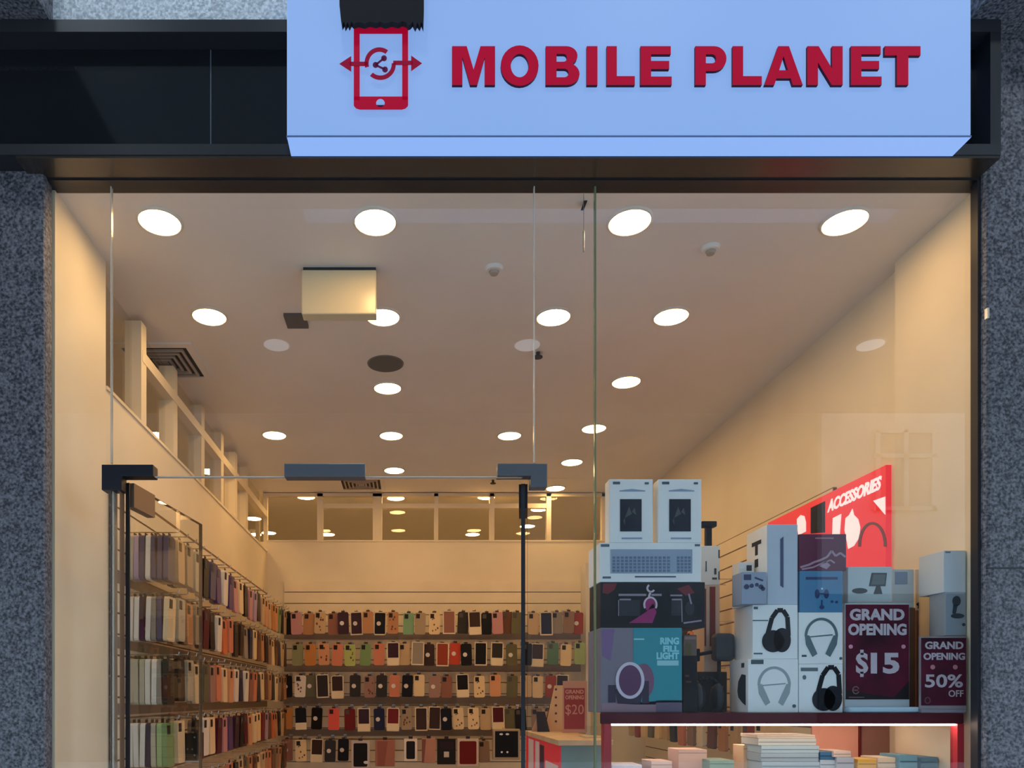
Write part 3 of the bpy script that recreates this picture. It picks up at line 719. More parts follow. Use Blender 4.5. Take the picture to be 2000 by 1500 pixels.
# right slat wall
gr_ = 'packs on the slatted right wall'
cols_r = ['cream','rust red','beige','tan','brown','white','taupe','salmon','charcoal','beige','cream','olive']
hooks_r = []
k = 0
for ri, ys in ((0, [3.90,4.02,4.14,4.26,4.38]), (1, [3.90,4.02,4.14,4.26]), (2, [3.90,4.02,4.14]), (3, [3.3+.14*i for i in range(15)])):
    for i, y in enumerate(ys):
        zt0 = EYE + ROWZ[ri] + random.uniform(-.01,.01) - (0.02 if ri == 3 else 0)
        col = cols_r[k % 12]; k += 1
        wall_pack(XR2 - 0.16, y, zt0, -1, col, '%s pack on the right wall, %s from the street in the %s row' % (col, ORD[i], ['top','second','third','low'][ri]), gr_, wd=0.09, cutout=True)
        MB().cyl((XR2 - 0.018, y, zt0 + 0.0168), (XR2 - 0.19, y, zt0 + 0.0168), 0.0024, n=6).build('display_hook', M_hook, rw)

# lit ACCESSORIES poster on the right wall
PX = XR2
py_ = lambda px: F * PX / (px - CX)
ya, yb_ = py_(1741), py_(1508)
zp1 = Z_(908, ya); zp0 = EYE + 0.36
ps = empty('wall_poster', (PX, (ya+yb_)/2, zp0)); tag(ps, 'bright red lit poster reading ACCESSORIES on the right wall', 'poster')
MB().box(PX - 0.02, PX, ya, yb_, zp0, zp1).build('panel', M_lit, ps)
def wallpoly(poly):  # poly in photo pixels, mapped on the right wall plane
    out = []
    for x, y in poly:
        Y = F * (PX - 0.021) / (x - CX); out.append((Y, Z_(y, Y)))
    return out
def walldecal(name, polys, m):
    mb = MB()
    for poly in polys:
        q = wallpoly(poly); n = len(q)
        vs = [(PX - 0.0225, a, b) for a, b in q] + [(PX - 0.0195, a, b) for a, b in q]
        mb.add(vs, [tuple(range(n)), tuple(range(2*n-1, n-1, -1))] + [(i, n+i, n+(i+1) % n, (i+1) % n) for i in range(n)])
    return mb.build(name, m, ps)
vs_, fs_ = text_geo('ACCESSORIES', 0.035)
ax_, bx_ = min(v[0] for v in vs_), max(v[0] for v in vs_); ay_, by_ = min(v[1] for v in vs_), max(v[1] for v in vs_)
y1_, y0_ = py_(1626), py_(1730)
out = []
for x, y, z in vs_:
    u = (x-ax_)/(bx_-ax_); v = (y-ay_)/(by_-ay_)
    out.append((PX - (0.0225 if z > 0 else 0.0195), y1_ + (y0_-y1_)*u - 0.012*v, EYE + 0.768 + 0.050*v))
MB().add(out, fs_).build('lettering', M_litw, ps)
walldecal('phone_picture', [[(1584,992),(1611,979),(1611,1040),(1584,1042)]], mat('poster_phone', (0.02,0.016,0.02), 0.5, spec=0.1))
walldecal('white_shape', [[(1706,978),(1729,970),(1729,1005)]], M_litw)
walldecal('white_shape', [[(1627,1012),(1643,1004),(1640,1045),(1626,1048)]], M_litw)
walldecal('white_shape', [[(1652,1012),(1659,1006),(1665,994),(1668,1006),(1676,1014),(1680,1030),(1678,1050),(1668,1066),(1657,1072),(1655,1060),(1650,1035)]], M_litw)
walldecal('white_shape', [[(1557,1014),(1564,1006),(1571,1008),(1574,1020),(1574,1038),(1560,1045),(1557,1030)]], M_litw)
walldecal('headphone_picture', arc(1704,1064,25,42,5,-5,185,18), mat('poster_brown', (0.22,0.05,0.05), 0.5))

# ------------------------------------------------------------------ display counter in the window
CF = 2.224                                          # front of the counter
ctop = EYE - 0.0445
dc = empty('display_counter', (1.13, 2.45, 0)); tag(dc, 'maroon trimmed glass display counter with a light strip inside the window', 'display counter')
cx0, cx1 = X_(1172, CF), X_(1883, CF)
cxb = cx0 * 2.72 / CF + .004
def slanted(z0, z1, y0=CF, y1=2.72, e=0.0):
    a, b = cx0 + (cxb-cx0)*(y0-CF)/(2.72-CF) + e, cx0 + (cxb-cx0)*(y1-CF)/(2.72-CF) + e
    return MB().hexa([(a,y0,z0),(cx1-e,y0,z0),(cx1-e,y1,z0),(b,y1,z0),(a,y0,z1),(cx1-e,y0,z1),(cx1-e,y1,z1),(b,y1,z1)])
slanted(ctop - 0.033, ctop).build('top_slab', M_counter, dc, bevel=.003)
MB().box(X_(1195,CF), X_(1868,CF), CF + 0.004, CF + 0.016, ctop - 0.0385, ctop - 0.0335).build('light_strip', M_led, dc)
MB().box(cxb + .02, cx1 - .03, 2.50, 2.515, ctop - 0.0385, ctop - 0.0335).build('light_strip', M_led, dc)
MB().box(X_(1180,CF), X_(1194,CF), CF, CF + 0.03, 0, ctop - 0.033).build('corner_post', M_counterr, dc)
MB().box(X_(1870,CF), cx1, CF, CF + 0.03, 0, ctop - 0.033).build('corner_post', M_counterr, dc)
MB().box(cxb, cxb + 0.03, 2.69, 2.72, 0, ctop - 0.033).build('corner_post', M_counterr, dc)
MB().box(cx1 - 0.03, cx1, 2.69, 2.72, 0, ctop - 0.033).build('corner_post', M_counterr, dc)
SH = EYE - 0.262
slanted(SH - 0.012, SH, CF + 0.032, 2.70, 0.003).build('shelf', M_counter, dc)
slanted(0.1, 0.14, CF + 0.032, 2.70, 0.003).build('shelf', M_counter, dc)
MB().box(X_(1194,CF) + .001, X_(1870,CF) - .001, CF + 0.018, CF + 0.024, 0.14, ctop - 0.034).build('front_glass', M_inner, dc)

def carton(name, label, x0, y0, x1, y1, Y, depth, m, z0=None, grp=None, cat='box', bevel=0.0015):
    zz0 = Z_(y1, Y) if z0 is None else z0
    t = empty(name, (X_((x0+x1)/2, Y), Y + depth/2, zz0)); tag(t, label, cat, grp)
    MB().box(X_(x0,Y), X_(x1,Y), Y, Y + depth, zz0, Z_(y0,Y)).build('carton', m, t, bevel=bevel)
    return t
def side_print(t, x0, Y, depth, polys, m, name='side_print'):
    """prints on the carton's left side: polys as (fraction of depth from the front, pixel row at the front plane)"""
    mb = MB(); X = X_(x0, Y)
    for poly in polys:
        q = [(Y + depth*u, Z_(y, Y)) for u, y in poly]; n = len(q)
        vs = [(X - 0.0012, a, b) for a, b in q] + [(X + 0.0004, a, b) for a, b in q]
        mb.add(vs, [tuple(range(n)), tuple(range(2*n-1, n-1, -1))] + [(i, n+i, n+(i+1) % n, (i+1) % n) for i in range(n)])
    return mb.build(name, m, t)

DY = 2.26                                           # front of the stacks
BOT = 1364 + (EYE - ctop) * F / DY                  # pixel row of the counter top at DY
# --- left stack
t = carton('ring_light_box', 'teal and lilac printed ring fill light box at the bottom of the left window stack', 1173, 1226, 1332, BOT, DY, .16, cmat((126,120,132)), z0=ctop + .0005)
decal('teal_panel', [rect(1237,1226.5,1331.6,1376), rect(1281,1368,1331.6,1372)], M_teal, t, DY)
decal('lilac_shade', [[(1176,1229),(1200,1229),(1192,1290),(1176,1280)]], cmat((124,98,140)), t, DY)
decal('table_top_print', [[(1175,1374),(1281,1370),(1281,1391),(1175,1391)]], cmat((150,122,134)), t, DY)
decal('foot_band', [rect(1281,1372,1331.6,1391)], cmat((104,92,112)), t, DY, lift=.0006)
decal('dark_objects_print', [rect(1254,1330,1267,1374), rect(1188,1338,1202,1372), [(1202,1346),(1256,1346),(1250,1376),(1206,1374)]], cmat((56,46,66)), t, DY, lift=.0012)
decal('pink_halo_print', [ell(1257,1330,20,34)], cmat((124,86,112)), t, DY, lift=.0009)
decal('lamp_disc_print', [ell(1230,1329,24,32)], cmat((96,60,92)), t, DY, lift=.0018)
decal('lamp_ring_print', arc(1230,1329,25,33,6,0,360,32), cmat((206,200,214)), t, DY, lift=.0024)
for s, a, b, y0, y1 in (('RING', 1289,1326,1245,1259), ('FILL', 1295,1326,1261,1273), ('LIGHT', 1282,1326,1274,1288)):
    text('lettering', s, a, y0, b, y1, cmat((140,212,224)), t, DY, .05, lift=.0006)
decal('light_bar_print', [rect(1283,1290,1325,1300), rect(1238,1247,1258,1250)], cmat((150,205,216)), t, DY, lift=.0006)
z1 = Z_(1226, DY)
t = carton('gaming_set_box', 'black box with magenta and red artwork, lying above the teal ring light box', 1173, 1137, 1377, 1226, DY, .14, cmat((22,22,28)), z0=z1 + .0004)
decal('red_glow_print', [[(1178,1140),(1205,1139),(1200,1152),(1188,1160),(1177,1158)], [(1322,1150),(1345,1142),(1356,1158),(1340,1164)]], cmat((112,38,48)), t, DY)
decal('magenta_print', [[(1228,1217),(1262,1195),(1276,1178),(1282,1196),(1274,1217)], [(1258,1176),(1270,1166),(1280,1172),(1282,1186),(1262,1192)]], cmat((150,44,104)), t, DY)
decal('mouse_print', [rect(1311,1173,1330,1202), rect(1208,1172,1250,1203), ell(1347,1188,9,14)], cmat((48,50,58)), t, DY)
decal('keyboard_lines_print', stroke([(1208,1162),(1262,1162)], 4) + stroke([(1272,1162),(1292,1162)], 4) + stroke([(1210,1171),(1232,1171)], 3) + stroke([(1309,1163),(1332,1163)], 3) + stroke([(1312,1171),(1331,1171)], 3) + stroke([(1331,1171),(1332,1215)], 1.4) + stroke([(1208,1172),(1208,1203)], 1.2) + stroke([(1335,1217),(1370,1212)], 3) + stroke([(1345,1160),(1350,1180)], 3), cmat((150,140,156)), t, DY, lift=.0006)
decal('headset_print', arc(1271,1149,7,7,3.5,120,330,16) + stroke([(1270,1156),(1267,1166)],4) + arc(1270,1181,12,14,3.5,-30,210,16), cmat((208,190,204)), t, DY, lift=.0010)
z2 = Z_(1137, DY)
t = carton('keyboard_box', 'long white keyboard box with a grey keyboard picture in the left window stack', 1171, 1060, 1369, 1137, DY, .14, M_white, z0=z2 + .0004)
decal('keyboard_print', [rect(1192,1073,1352,1120)], cmat((150,168,188)), t, DY)
keys = []
for r in range(5):
    for c in range(14): keys.append(rect(1196 + c*8.2, 1087 + r*6.4, 1201.5 + c*8.2, 1091.5 + r*6.4))
    for c in range(4): keys.append(rect(1322 + c*7.2, 1087 + r*6.4, 1327 + c*7.2, 1091.5 + r*6.4))
decal('keys_print', keys, cmat((104,122,150)), t, DY, lift=.0008)
decal('brand_mark', [rect(1173.5,1063,1190,1068), rect(1357,1063,1367,1067), rect(1177,1126,1193,1130), rect(1240,1125,1320,1128)], cmat((92,104,120)), t, DY)
z3 = Z_(1060, DY)
for x0, x1, lab, gm in ((1190,1275,'white boxed tablet with a dark screen picture, topmost in the stack beside the glass corner', 0), (1286,1370,'white boxed tablet with dark screen picture, atop the stack beside the black tripod head', 1)):
    t = carton('tablet_box', lab, x0, 936, x1, 1060, DY, .05, M_white, z0=z3 + .0004, grp='white tablet boxes on the keyboard box')
    decal('screen_print', [rect(x0+21,975,x0+63,1038)], cmat((24,32,48)), t, DY)
    decal('screen_glow_print', [[(x0+30,1012),(x0+38,990),(x0+44,1004)], [(x0+44,1000),(x0+49,992),(x0+52,1006)], [(x0+27,1018),(x0+30,1012),(x0+31,1026)]], cmat((74,80,84)), t, DY, lift=.0008)
    decal('brand_mark', [rect(x0+7,941,x0+21,946), rect(x0+69,942,x0+77,946)], cmat((80,92,104)), t, DY)
    decal('title_print', [[(x0+20,958),(x0+44,955),(x0+70,958),(x0+70,960),(x0+20,960)], rect(x0+24,1050,x0+64,1053)], cmat((140,158,184)), t, DY)
# --- things between the two stacks
Y2 = 2.44
b2 = 1364 + (EYE - ctop) * F / Y2
t = carton('tall_carton', 'tall narrow red and white carton behind the black gaming box', 1375, 1143, 1406, b2, Y2, .09, cmat((214,190,168)), z0=ctop + .0005)
decal('red_stripe_print', [rect(1386,1146,1397,1262), rect(1376,1150,1379,1262)], cmat((128,48,40)), t, Y2)
zt2 = Z_(1143, Y2)
t = carton('adapter_box', 'small white box with little dark marks beside the keyboard box', 1369, 1066, 1406, 1143, Y2, .08, M_white, z0=zt2 + .0004)
decal('mark_print', [rect(1378,1096,1380,1116), rect(1395,1110,1399,1122), rect(1391,1128,1400,1132), rect(1403,1074,1405.5,1090), rect(1403,1116,1405.5,1132)], cmat((70,76,90)), t, Y2)
zt3 = Z_(1066, Y2)
t = empty('phone_tripod', (X_(1385,2.47), 2.48, zt3)); tag(t, 'black T-shaped phone holder standing on the small white box', 'phone holder')
MB().box(X_(1380,2.47), X_(1391,2.47), 2.47, 2.49, zt3 + .0003, Z_(1028,2.47)).build('stem', M_ink, t, bevel=.002)
MB().box(X_(1370,2.47), X_(1399.5,2.47), 2.465, 2.495, Z_(1029,2.47), Z_(1018,2.47)).build('clamp', M_ink, t, bevel=.003)
# black cartons, headset and camera lamp in the gap
Y3 = 2.30
b3 = 1364 + (EYE - ctop) * F / Y3
t = carton('black_carton', 'plain black carton standing right of the teal ring light box', 1334, 1281, 1362, b3, Y3, .10, cmat((20,18,22)), z0=ctop + .0005)
decal('faint_print', [rect(1338,1318,1346,1322), rect(1340,1330,1350,1333)], cmat((88,60,52)), t, Y3)
t = carton('small_carton', 'small brown and grey carton resting on the plain black carton', 1335, 1240, 1361, 1281, Y3, .08, cmat((112,90,82)), z0=Z_(1281,Y3) + .0004)
decal('pale_band_print', [rect(1337,1243,1359,1249), rect(1339,1258,1349,1278)], cmat((150,120,112)), t, Y3)
decal('yellow_patch_print', [rect(1340,1257,1350,1279)], cmat((92,82,40)), t, Y3, lift=.0008)
hs = empty('gaming_headset', (X_(1390,Y3), Y3 + .03, ctop)); tag(hs, 'black over-ear headset standing between the two window stacks', 'headset')
hx = X_(1390, Y3); R = 23 * Y3 / F
hz = ctop + .048
pts = [(hx + R*1.02*math.cos(math.radians(a)), Y3 + .03, hz + .018 + R*1.15*math.sin(math.radians(a))) for a in range(0, 181, 15)]
MB().tube(pts, .006, 10).build('headband', M_ink, hs, True)
for s in (-1, 1):
    e = MB().ball((hx + s*R*.86, Y3 + .03, hz), .017, .026, .047); e.build('ear_cup', mat('soft_black', (0.03,0.032,0.038), 0.55), hs, True)
    MB().ball((hx + s*R*.50, Y3 + .03, hz - .002), .010, .022, .038).build('ear_pad', M_ink, hs, True)
b35 = 1364 + (EYE - ctop) * F / 2.42
t = carton('dark_carton', 'dark brown carton behind the black headset in the window', 1363, 1312, 1420, b35, 2.42, .016, cmat((44,36,32)), z0=ctop + .0005)
decal('faint_print', [rect(1372,1322,1390,1328), rect(1398,1340,1412,1352)], cmat((120,98,74)), t, 2.42)
Y4 = 2.37
lp = empty('camera_light', (X_(1405,Y4), Y4, ctop)); tag(lp, 'black padded block lamp on a dark stand between the window stacks', 'lamp')
MB().cyl((X_(1412,Y4),Y4+.03,ctop),(X_(1412,Y4),Y4+.03,ctop+.008), .018, .017, 24).build('base', M_ink, lp)
MB().cyl((X_(1412,Y4),Y4+.03,ctop+.008),(X_(1412,Y4),Y4+.03,Z_(1284,Y4)), .006, n=12).build('stem', M_ink, lp)
MB().box(X_(1397,Y4), X_(1437,Y4), Y4 - .004, Y4 + .045, Z_(1291,Y4), Z_(1236,Y4)).build('lamp_head', mat('soft_grey_black', (0.045,0.05,0.058), 0.6), lp, bevel=.014)
MB().tube([(X_(1400,Y4),Y4+.03,Z_(1272,Y4)), (X_(1372,Y4),Y4+.03,Z_(1277,Y4)), (X_(1352,Y4),Y4+.03,Z_(1283,Y4))], .006, 8).build('side_arm', M_ink, lp)
MB().box(X_(1350,Y4), X_(1372,Y4), Y4 + .018, Y4 + .04, Z_(1291,Y4), Z_(1266,Y4)).build('clamp', M_ink, lp, bevel=.003)

# --- right stack
def headphones(t, cx, cy, s, Y, rgb, kind, tilt=0):
    m = cmat(rgb)
    if kind == 'front':                       # open headphones seen from the front
        decal('headband_print', arc(cx, cy, 30*s, 34*s, 5*s, 0, 180, 24), m, t, Y)
        for sg_ in (-1, 1):
            decal('ear_cup_print', [[(cx+sg_*32*s,cy-2), (cx+sg_*24*s,cy-2), (cx+sg_*8*s,cy+34*s), (cx+sg_*17*s,cy+40*s), (cx+sg_*30*s,cy+16*s)]], m, t, Y, lift=.0006)
        decal('name_line_print', stroke([(cx-22*s,cy+1),(cx+22*s,cy-3)], 2.5), m, t, Y)
    else:                                     # three-quarter view, solid cups
        decal('headband_print', stroke([(cx-14*s,cy+6*s),(cx-6*s,cy-24*s),(cx+4*s,cy-38*s),(cx+14*s,cy-38*s),(cx+22*s,cy-26*s),(cx+24*s,cy+8*s)], 8*s), m, t, Y)
        decal('ear_cup_print', [ell(cx-4*s,cy+18*s,20*s,20*s), ell(cx+12*s,cy+16*s,16*s,22*s)], m, t, Y, lift=.0006)
z = ctop + .0005
t = carton('headphone_box', 'white box with pale silver headphones, bottom of the middle stack beside the black headset', 1461, 1287, 1559, BOT, DY, .13, M_white, z0=z)
headphones(t, 1512, 1338, 1.0, DY, (150,164,168), 'front')
decal('mark_print', [ell(1551,1379,3.5), rect(1467,1288.5,1491,1297)], cmat((70,90,96)), t, DY)
side_print(t, 1461, DY, .13, [[(.12,1318),(.32,1316),(.5,1330),(.55,1350),(.5,1362),(.3,1372),(.12,1378)], [(.2,1294),(.34,1294),(.34,1303),(.2,1303)]], cmat((24,44,52)))
t = carton('headphone_box', 'white box with a large black headphone picture standing beside the $15 sign', 1560.5, 1297, 1646, BOT, DY, .13, M_white, z0=z)
headphones(t, 1613, 1346, 1.12, DY, (14,18,28), 'side')
decal('mark_print', [rect(1564,1304,1597,1311), ell(1571,1323,3.5,4.5)], cmat((96,112,118)), t, DY)
zz = Z_(1287, DY)
t = carton('headphone_box', 'white box with a black headphone picture above the pale silver headphone box', 1470, 1181, 1558, 1287, DY, .13, M_white, z0=zz + .0004)
headphones(t, 1514, 1233, 1.08, DY, (16,20,30), 'side')
decal('mark_print', [rect(1466+6,1185,1480,1190), rect(1472,1275,1489,1278), rect(1470,1211,1500,1213)], cmat((92,108,116)), t, DY)
zz2 = Z_(1297, DY)
t = carton('headphone_box', 'white box with dark silver headphones under the blue earbud box', 1560.5, 1196, 1646, 1297, DY, .13, M_white, z0=zz2 + .0004)
headphones(t, 1604, 1243, 1.0, DY, (90,110,118), 'front')
decal('mark_print', [ell(1642,1286,2.8), rect(1566,1279,1575,1283)], cmat((70,84,96)), t, DY)
za = Z_(1181, DY)
t = carton('phone_box', 'tall white box with black marks on its side and a dark vertical bar', 1499, 1024, 1558, 1181, DY, .14, cmat((186,200,214)), z0=za + .0004)
decal('dark_bar_print', [[(1524,1053),(1530,1048),(1530,1148),(1524,1144)]], cmat((70,82,112)), t, DY)
MB().box(X_(1499,DY) - .0008, X_(1499,DY) + .0002, DY + .002, DY + .138, za + .002, Z_(1025,DY)).build('side_panel', M_white, t)
side_print(t, 1498.6, DY, .14, [[(.28,1048),(.72,1048),(.72,1056),(.56,1056),(.56,1076),(.44,1076),(.44,1056),(.28,1056)], [(.42,1084),(.58,1084),(.58,1100),(.42,1100)]], M_ink)
t = carton('earbud_box', 'grey box with small dark earbud pictures left of the tall white box', 1449, 1117, 1497.5, 1181, DY - .012, .07, cmat((150,164,184)), z0=za + .0004)
decal('earbuds_print', [rect(1453,1122,1467,1133)] + [ell(x, y, r_) for x, y, r_ in ((1458,1146,5),(1468,1144,4),(1478,1142,3.5),(1486,1146,4.5),(1490,1150,4))] + stroke([(1474,1128),(1490,1134)],3), cmat((56,64,96)), t, DY - .012)
t = carton('earbud_box', 'small pale box with one dark square mark behind the grey earbud box', 1443, 1098, 1473, 1181, DY + .065, .05, M_white, z0=za + .0004)
decal('mark_print', [rect(1458,1104,1468,1115)], cmat((50,48,60)), t, DY + .065)
zb_ = Z_(1196, DY)
t = carton('earbud_case_box', 'blue box with a dark earbud symbol under the maroon box', 1562, 1115, 1646, 1196, DY, .12, cmat((72,128,168)), z0=zb_ + .0004)
decal('earbuds_print', [ell(1596,1160,4.5,9), ell(1614,1160,4.5,9), rect(1598,1158,1612,1161), rect(1604,1172,1606,1182), ell(1605,1186,4.5,4), ell(1625,1175,2.5,2.5), ell(1634,1176,2.5,2.5), rect(1574,1127,1636,1132)], cmat((32,58,104)), t, DY)
decal('highlight_print', [ell(1605,1150,2,2)], cmat((190,215,230)), t, DY, lift=.0006)
zc = Z_(1115, DY)
t = carton('speaker_box', 'maroon box with a pale jagged mountain line on the blue earbud box', 1561, 1043, 1653, 1115, DY, .12, cmat((96,30,62)), z0=zc + .0004)
decal('mountain_print', stroke([(1563,1108),(1580,1103),(1590,1098),(1602,1094),(1615,1088),(1624,1076),(1632,1086),(1641,1080),(1651,1088)], 4) + stroke([(1566,1112),(1588,1108),(1606,1100),(1622,1094),(1630,1100)], 3) + [[(1600,1106),(1612,1096),(1622,1104),(1614,1112)]], cmat((168,140,158)), t, DY)
decal('title_print', [rect(1592,1050,1628,1052.5)], cmat((170,120,140)), t, DY)

# --- dollar sign stand, boxes above and right
SYF = 2.262
sb_ = 1364 + (EYE - ctop) * F / SYF
st = empty('sign_stand', (X_(1716,SYF), SYF + .02, ctop)); tag(st, 'maroon GRAND OPENING $15 sign in a stand on the window counter', 'sign')
MB().box(X_(1650.5,SYF), X_(1792,SYF), SYF - .022, SYF + .032, ctop + .0004, ctop + .018).build('base', mat('blue_white_base', (0.48,0.66,0.78), 0.3), st, bevel=.005)
MB().box(X_(1650,SYF), X_(1776,SYF), SYF, SYF + .006, ctop + .018, Z_(1178,SYF)).build('acrylic_sheet', cmat((176,184,190)), st)
decal('poster', [rect(1651.5,1181,1775,1366)], M_maroon, st, SYF)
text('lettering', 'GRAND', 1659, 1189, 1766, 1212, M_paper, st, SYF, .045, lift=.0008)
text('lettering', 'OPENING', 1656, 1218, 1770, 1241, M_paper, st, SYF, .045, lift=.0008)
text('price', '15', 1700, 1275, 1756, 1316, M_paper, st, SYF, .04, lift=.0008)
text('price', 'S', 1671, 1275, 1695, 1316, M_paper, st, SYF, .04, lift=.0008)
decal('price_bar', [rect(1679.5,1269,1686,1279), rect(1679.5,1312,1686,1322)], M_paper, st, SYF, lift=.0008)
decal('dot', [ell(1661,1263,4), ell(1764,1263,4)], cmat((214,150,170)), st, SYF, lift=.0008)
decal('shield_mark', arc(1671,1348,6,7,2,20,340,14) + [rect(1667,1347,1675,1349), rect(1657,1361,1687,1362.5)], cmat((120,92,96)), st, SYF, lift=.0008)
decal('black_shape', [[(1652,1348),(1700,1356),(1745,1362),(1775,1330),(1775,1366),(1652,1366)]], cmat((24,14,20)), st, SYF, lift=.0004)
Y5 = 2.30
b5 = 1364 + (EYE - ctop) * F / Y5
t = carton('tall_carton', 'plain brown carton behind the $15 sign', 1720, 1187, 1788, b5, 2.38, .10, cmat((120,82,52)), z0=ctop + .0005)
t = carton('back_carton', 'white carton standing hidden behind the $15 sign below the monitor box', 1656, 1177, 1742, b5, Y5, .06, M_white, z0=ctop + .0005)
zm = Z_(1177, Y5)
t = carton('monitor_box', 'white box with a small dark monitor picture above the $15 sign', 1656, 1107, 1742, 1177, Y5, .06, cmat((196,212,216)), z0=zm + .0004)
decal('monitor_print', [[(1702,1119),(1732,1119),(1729,1145),(1697,1145)], [(1711,1145),(1719,1145),(1723,1160),(1706,1160)], ell(1679,1154,15,5.5)], cmat((42,52,56)), t, Y5)
decal('screen_print', [[(1705,1122),(1729,1122),(1727,1142),(1701,1142)]], cmat((88,102,106)), t, Y5, lift=.0008)
zq = Z_(1187, 2.38)
t = carton('adapter_box', 'pale box with a blue grey panel right of the monitor box', 1743, 1112, 1785, 1187, 2.38, .07, cmat((188,202,208)), z0=zq + .0004)
decal('panel_print', [rect(1748,1117,1772,1141)], cmat((120,140,166)), t, 2.38)
t = carton('tall_carton', 'narrow brown carton right of the $15 sign', 1790, 1192, 1814, 1364 + (EYE-ctop)*F/2.46, 2.46, .08, cmat((126,82,54)), z0=ctop + .0005)
t = carton('cable_box', 'narrow white box with black dots on the narrow brown carton', 1788, 1112, 1811, 1192, 2.46, .06, cmat((220,206,184)), z0=Z_(1192,2.46) + .0004)
decal('mark_print', [ell(1800,1123,3.5,4.5), ell(1800,1134,2.5,2.5), [(1789,1180),(1805,1168),(1807,1176),(1794,1186)], rect(1792,1186,1806,1188)], M_ink, t, 2.46)
# 50 % sign and the boxes by the jamb
S5 = 2.232
b6 = 1364 + (EYE - ctop) * F / S5
s5 = empty('sign_stand', (X_(1841,S5), S5 + .02, ctop)); tag(s5, 'small maroon GRAND OPENING 50% OFF sign beside the window jamb', 'sign')
MB().box(X_(1797,S5), X_(1884,S5), S5 - .007, S5 + .0115, ctop + .0004, ctop + .012).build('base', cmat((132,128,138)), s5, bevel=.002)
MB().box(X_(1797,S5), X_(1888,S5), S5, S5 + .006, ctop + .012, Z_(1243,S5)).build('acrylic_sheet', cmat((150,140,146)), s5)
decal('poster', [rect(1799,1246,1886.5,1378)], M_maroon, s5, S5)
text('lettering', 'GRAND', 1806, 1253, 1881, 1268, M_paper, s5, S5, .035, lift=.0008)
text('lettering', 'OPENING', 1803, 1275, 1884, 1289, M_paper, s5, S5, .035, lift=.0008)
text('price', '50%', 1806, 1317, 1880, 1343, M_paper, s5, S5, .02, lift=.0008)
text('lettering', 'OFF', 1852, 1348, 1881, 1361, M_paper, s5, S5, .01, lift=.0008)
decal('dot', [ell(1821,1303,4.5), ell(1865,1303,4.5)], cmat((196,130,140)), s5, S5, lift=.0008)
decal('shield_mark', arc(1811,1368,5,6,2,0,360,14), cmat((96,60,72)), s5, S5, lift=.0008)
Y6 = 2.245
b7 = 1364 + (EYE - ctop) * F / Y6
t = carton('back_carton', 'pale carton under the webcam box, behind the 50% OFF sign', 1847, 1242, 1887, b7, Y6, .06, cmat((190,180,176)), z0=ctop + .0005)
t = carton('webcam_box', 'grey box with a dark webcam picture under the plain white jamb box', 1846, 1157, 1887, 1242, Y6, .07, cmat((150,164,176)), z0=Z_(1242,Y6) + .0004)
decal('webcam_print', [ell(1868,1174,8,10), [(1862,1180),(1870,1182),(1866,1200),(1860,1198)], ell(1870,1203,13,5), ell(1882,1220,3,3)], cmat((58,68,80)), t, Y6)
t = carton('plain_box', 'plain white box on top of the webcam box beside the window jamb', 1843, 1075, 1887, 1157, Y6, .11, cmat((190,204,212)), z0=Z_(1157,Y6) + .0004)
decal('mark_print', [rect(1846,1077,1856,1080)], cmat((96,108,120)), t, Y6)

# --- goods inside the counter
Yg = 2.34
goods = [('white', 1196,1494,1254,2.32,.10,(228,226,236),'white box at the red post end of the counter shelf'),
 ('pink', 1272,1487,1313,2.36,.10,(232,206,192),'small pale pink box inside the counter beside the white box'),
 ('pink', 1325,1464,1381,2.40,.10,(226,190,172),'taller pale pink box in the middle of the counter shelf'),
 ('green', 1386,1485,1434,2.34,.10,(150,178,160),'flat green box right of the taller pale pink box'),
 ('cream', 1452,1456,1484,2.44,.08,(226,196,160),'cream box left of the grey blue stack in the counter')]
for col, x0, y0, x1, Y, dp, rgb, lab in goods:
    t = carton('stock_box', lab, x0, y0, x1, 1500, Y, dp, cmat(rgb), z0=SH + .0005, grp='stock boxes inside the counter')
    decal('lid_edge', [rect(x0+.4, y0+6, x1-.4, y0+7.4)], cmat(tuple(int(c*.75) for c in rgb)), t, Y)
def stack(x0, x1, Y, dp, layers, where):
    z = SH + .0005
    for i, (h, rgb, colname, dx) in enumerate(layers):
        hh = h * Y / F
        t = empty('stock_box', (X_((x0+x1)/2,Y), Y + dp/2, z)); tag(t, '%s stock box, %s up in the %s' % (colname, ORD[i], where), 'box', 'stock boxes inside the counter')
        MB().box(X_(x0+dx,Y), X_(x1+dx,Y), Y, Y + dp, z, z + hh - .0006).build('carton', cmat(rgb), t, bevel=.0012)
        zl_ = z + hh*.4
        MB().box(X_(x0+dx+1,Y), X_(x1+dx-1,Y), Y - .0008, Y + .0004, zl_, zl_ + hh*.12).build('lid_edge', cmat(tuple(int(c*.72) for c in rgb)), t)
        z += hh
base_row = 1364 + (EYE - SH) * F / 2.34
stack(1487, 1600, 2.34, .12, [(20,(170,188,196),'grey blue',0),(16,(176,196,204),'pale grey blue',1),(17,(168,186,194),'grey',-1),(15,(178,200,206),'pale blue',0),(14,(206,210,200),'off white',-6),(7,(232,214,190),'cream',-8)], 'wide stack in the counter')
stack(1602, 1632, 2.34, .10, [(22,(160,184,200),'pale blue',0),(18,(186,200,208),'white grey',0),(16,(64,112,148),'deep blue',0)], 'narrow stack with the deep blue top')
stack(1634, 1668, 2.33, .10, [(24,(170,178,186),'grey',0),(22,(180,186,192),'pale grey',0),(12,(222,196,180),'pinkish',-6)], 'stack right of the deep blue box')
stack(1676, 1712, 2.33, .09, [(24,(200,170,90),'ochre',0),(18,(228,178,76),'yellow',0)], 'yellow stack in the counter')
stack(1714, 1752, 2.35, .09, [(24,(214,196,170),'beige',0),(20,(226,208,180),'cream',0)], 'cream stack beside the yellow one')
